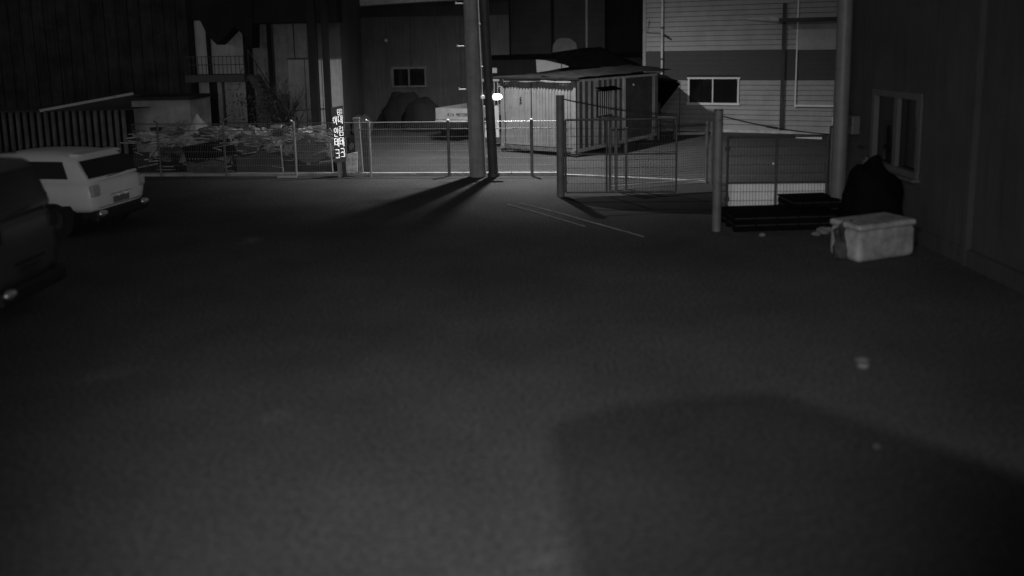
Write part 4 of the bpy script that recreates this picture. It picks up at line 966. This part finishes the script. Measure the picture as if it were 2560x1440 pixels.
# ------------------------------------------------------------------ cars
def car(name, label, cat, O, th, W, L, H, paint, glassm, kind):
    """O rear-left ground corner; local +x = towards the car's front, +y = to the car's right"""
    t = thing(name, label, cat, O, 0)
    t.rotation_euler = (0, 0, math.pi - th)           # +x points to the left of the photo
    # local y axis must run away from the camera -> mirror by building at -y
    Y = lambda y: -y
    def sect(x, z0, z1, inset_top=0.0, inset_bot=0.0, n=None):
        pts = []
        hw = W / 2
        prof = [(hw - .10 - inset_bot, z0), (hw - .02 - inset_bot, z0 + .12), (hw - inset_bot * .6, z0 + (z1 - z0) * .45), (hw - .03 - inset_top * .3, z1 - .16), (hw - .09 - inset_top, z1 - .03), (hw - .20 - inset_top, z1)]
        for (a, z) in prof: pts.append((x, Y(hw - a), z))
        for (a, z) in reversed(prof): pts.append((x, Y(hw + a), z))
        return pts
    belt = 1.15 if kind == 'suv' else 1.48
    hood = 1.08 if kind == 'suv' else 1.40
    xs = [(0.0, .52, belt - .14, .08, .14), (.05, .44, belt - .04, .04, .06), (.20, .42, belt, .0, .0), (L * .35, .44, belt, 0, 0), (L * .66, .44, hood, 0, 0), (L * .80, .44, hood - .05, .02, 0), (L * .93, .44, hood - .16, .08, .06), (L, .42, hood - .32, .16, .18)]
    rings = [sect(*s) for s in xs]; n = len(rings[0]); vs = [v for r in rings for v in r]
    fs = [(i * n + k, i * n + (k + 1) % n, (i + 1) * n + (k + 1) % n, (i + 1) * n + k) for i in range(len(rings) - 1) for k in range(n)]
    fs += [tuple(range(n)), tuple(range(len(vs) - 1, len(vs) - n - 1, -1))]
    body = MB().add(vs, fs, True).build('body', paint, t)
    s = body.modifiers.new('sub', 'SUBSURF'); s.levels = 1; s.render_levels = 1
    # greenhouse
    gx0b, gx0t, gx1t, gx1b = (.10, .50, L * .60, L * .74) if kind == 'suv' else (.05, .22, L * .66, L * .80)
    hwb, hwt = W / 2 - .10, W / 2 - .24
    zt = H - .04
    def gp(x, z, side, k):     # side -1 near, +1 far
        f = (z - belt) / (zt - belt); hw = hwb + (hwt - hwb) * f
        return Vector((x, Y(W / 2 + side * hw), z))
    NS = 12; cv = []
    for i in range(NS + 1):
        u = i / NS
        xb_ = gx0b + (gx1b - gx0b) * u; xt_ = gx0t + (gx1t - gx0t) * u
        crown = -.10 * max(0, (2 * u - 1)) ** 2 - .05 * max(0, 1 - 2.6 * u) ** 2 if kind == 'suv' else -.05 * (2 * u - 1) ** 2
        za, zb2 = belt - .04, zt - .16
        fz_ = (zb2 - za) / (zt - za)
        for (hw, z, f) in ((hwb, za, 0), (hwb + (hwt - hwb) * fz_, zb2, fz_), (hwt - .03, zt - .05 + crown * .6, .95), (hwt - .14, zt + .02 + crown, 1), (hwt * .45, zt + .045 + crown, 1)):
            cv.append((xb_ + (xt_ - xb_) * f, Y(W / 2 - hw), z))
        for (hw, z, f) in ((hwt * .45, zt + .045 + crown, 1), (hwt - .14, zt + .02 + crown, 1), (hwt - .03, zt - .05 + crown * .6, .95), (hwb + (hwt - hwb) * fz_, zb2, fz_), (hwb, za, 0)):
            cv.append((xb_ + (xt_ - xb_) * f, Y(W / 2 + hw), z))
    cf = [(i * 10 + k, i * 10 + (k + 1) % 10, (i + 1) * 10 + (k + 1) % 10, (i + 1) * 10 + k) for i in range(NS) for k in range(10)] + [tuple(range(10)), tuple(range(len(cv) - 1, len(cv) - 11, -1))]
    g = MB().add(cv, cf, True).build('cabin', paint, t); bevel(g, .05, 3)
    if kind == 'suv':
        sp_ = MB().prism([(gx0t - .16, Y(W / 2 - hwt + .12), zt - .05), (gx0t - .10, Y(W / 2 - hwt + .08), zt - .0), (gx0t + .15, Y(W / 2 - hwt + .08), zt + .01), (gx0t + .15, Y(W / 2 - hwt + .1), zt - .05)], (0, Y(2 * hwt - .18), 0)).build('rear_spoiler', paint, t); bevel(sp_, .015)
    # glass panels, slightly proud
    def quad(p, q, r_, s_, off, nm, m, parent=t, inset=.04):
        c = (p + q + r_ + s_) / 4; nn = (q - p).cross(s_ - p).normalized()
        if nn.dot(c - Vector((L / 2, Y(W / 2), 1.2))) < 0: nn = -nn
        P4 = [v + (c - v).normalized() * inset + nn * off for v in (p, q, r_, s_)]
        o = MB().prism([v - nn * .012 for v in P4], nn * .012).build(nm, m, parent); return o
    zb_, ztg = belt + .02, zt - .13
    fx_ = lambda z, xb, xt: xb + (xt - xb) * (z - belt) / (zt - belt)
    quad(gp(fx_(zb_, gx0b, gx0t), zb_, -.98, 0), gp(fx_(zb_, gx0b, gx0t), zb_, .98, 0), gp(fx_(ztg, gx0b, gx0t), ztg, .98, 0), gp(fx_(ztg, gx0b, gx0t), ztg, -.98, 0), .012, 'rear_window', glassm)
    cuts = [(.66, 1.62), (1.64, 2.95)] if kind == 'suv' else [(.35, 1.35), (1.45, 2.55), (2.65, 3.4)]
    for sd in (-1, 1):
        for k, (a, b) in enumerate(cuts):
            a0 = max(a, .25); quad(gp(a0 - (.12 if k == 0 else 0), zb_, sd, 0), gp(b, zb_, sd, 0), gp(b, ztg, sd, 0), gp(a0 + (.05 if k == 0 else 0), ztg, sd, 0), .014, 'side_window', glassm, inset=.02)
    # trims: bumper, cladding, arches
    rbm = MB().box((.02, Y(W / 2), .40), (.20, W - .14, .24)).build('rear_bumper', M['trim'], t); bevel(rbm, .06, 3)
    for sd in (0, 1):
        yy = Y(W * sd); MB().box((L / 2, Y(.035 if sd == 0 else W - .035), .34), (L * .52, .05, .26)).build('sill_trim', M['trim'], t)
    for wx in (.88, L - .92):
        for sd in (0, 1):
            y0 = Y(.01 if sd == 0 else W - .01); s_ = 1 if sd == 0 else -1
            ar = MB().tube([(wx, y0 - s_ * .22, .36), (wx, y0 + s_ * .012, .38)], .47, 24).build('wheel_arch', M['trim'], t)
            w = MB().tube([(wx, y0 - s_ * .2, .35), (wx, y0 - s_ * .01, .35), (wx, y0 + s_ * .022, .35)], [.35, .35, .32], 28).build('wheel', M['rubber'], t)
            rm = MB().tube([(wx, y0 + s_ * .015, .35), (wx, y0 + s_ * .03, .35)], .22, 20).build('rim', M['dark_steel'], w)
            for k in range(5):
                a = 2 * math.pi * k / 5; MB().bar((wx, y0 + s_ * .035, .35), (wx + .2 * math.cos(a), y0 + s_ * .035, .35 + .2 * math.sin(a)), .045, .015, up=(0, 1, 0)).build('spoke', M['dark_steel'], w)
    # tail lamps, plate, reflectors
    for sd in (0, 1):
        yy = Y(.19 if sd == 0 else W - .19)
        bevel(MB().box((.035, yy, belt - .22), (.10, .24, .24)).build('tail_lamp', M['lamp_lens'] if kind == 'suv' else M['trim'], t), .03, 3)
        if kind == 'suv' or sd == 0: MB().ell((-.07, Y(.24 if sd == 0 else W - .24), .46), (.07, .13, .065), 16, 10).build('reflector', M['retro'], t)
    MB().box((-.015, Y(W / 2), .66), (.02, .50, .13)).build('licence_plate', M['sign_face'] if kind == 'suv' else M['tarp'], t)
    MB().box((-.012, Y(W / 2), .79), (.03, .7, .03)).build('plate_garnish', M['chrome'] if kind == 'suv' else M['trim'], t)
    for k in ((-1, 1) if kind == 'suv' else ()): MB().ell((-.05, Y(W / 2 + k * .12), .75), (.03, .03, .03), 8, 6).build('plate_lamp', M['reflect'], t)
    MB().box((-.004, Y(W / 2), .57), (.012, W - .5, .012)).build('tailgate_gap', M['trim'], t)
    MB().bar((.02, Y(W / 2 - .35), belt + .02), (.04, Y(W / 2 + .25), belt + .05), .015).build('rear_wiper', M['trim'], t)
    mi = MB().ell((L * .70, Y(-.10), belt + .10), (.07, .10, .08)).build('door_mirror', paint, t)
    for yy in ((.33, W - .33) if kind != 'suv' else ()): MB().tube([(gx0t + .15, Y(yy), H + .02), (gx1t - .1, Y(yy), H + .02)], .015, 6).build('roof_rail', M['trim'] if kind != 'suv' else M['pale_metal'], t)
    for x in ((1.0, 2.0) if kind == 'suv' else (1.4, 2.6)):
        MB().box((x, Y(.0), .68), (.008, .014, .52)).build('door_gap', M['trim'], t)
    for x in ((1.15, 2.15) if kind == 'suv' else (1.55, 2.75)): MB().box((x, Y(-.012), .84), (.16, .03, .03)).build('door_handle', M['trim'], t)
    return t
O1 = P(232, 560, 15.9); O1.z = 0
car('parked_car', 'white boxy car with black windows parked by the scrap heap', 'car', O1, R(10), 1.85, 4.45, 1.70, M['white_paint'], M['glass'], 'suv')
O2 = P(-18, 740, 10.35); O2.z = 0
car('parked_van', 'dark grey van rear cut off by the left edge, nearest the camera', 'van', O2, R(0), 1.74, 4.9, 2.26, M['van_paint'], M['glass'], 'van')

# ------------------------------------------------------------------ made-up panel above the frame, shaped to cast the big foreground shadow
zc = 4.55; tt = (FLOOD.z - zc) / FLOOD.z
sh_px = [(1455, 1500), (1372, 1085), (1560, 1032), (1930, 1002), (2560, 1222), (3000, 1420), (3000, 1700), (1500, 1700)]
poly = []
for p in sh_px:
    g_ = G(*p); poly.append(Vector((FLOOD.x + (g_.x - FLOOD.x) * tt, FLOOD.y + (g_.y - FLOOD.y) * tt, zc)))
caster = MB().prism([p - poly[0] for p in poly], (0, 0, .05)).build('shadow_caster', M['wall_mid'], None); caster.location = poly[0]
tag(caster, 'unseen flat grey panel added above the frame to cast the foreground shadow', 'awning')
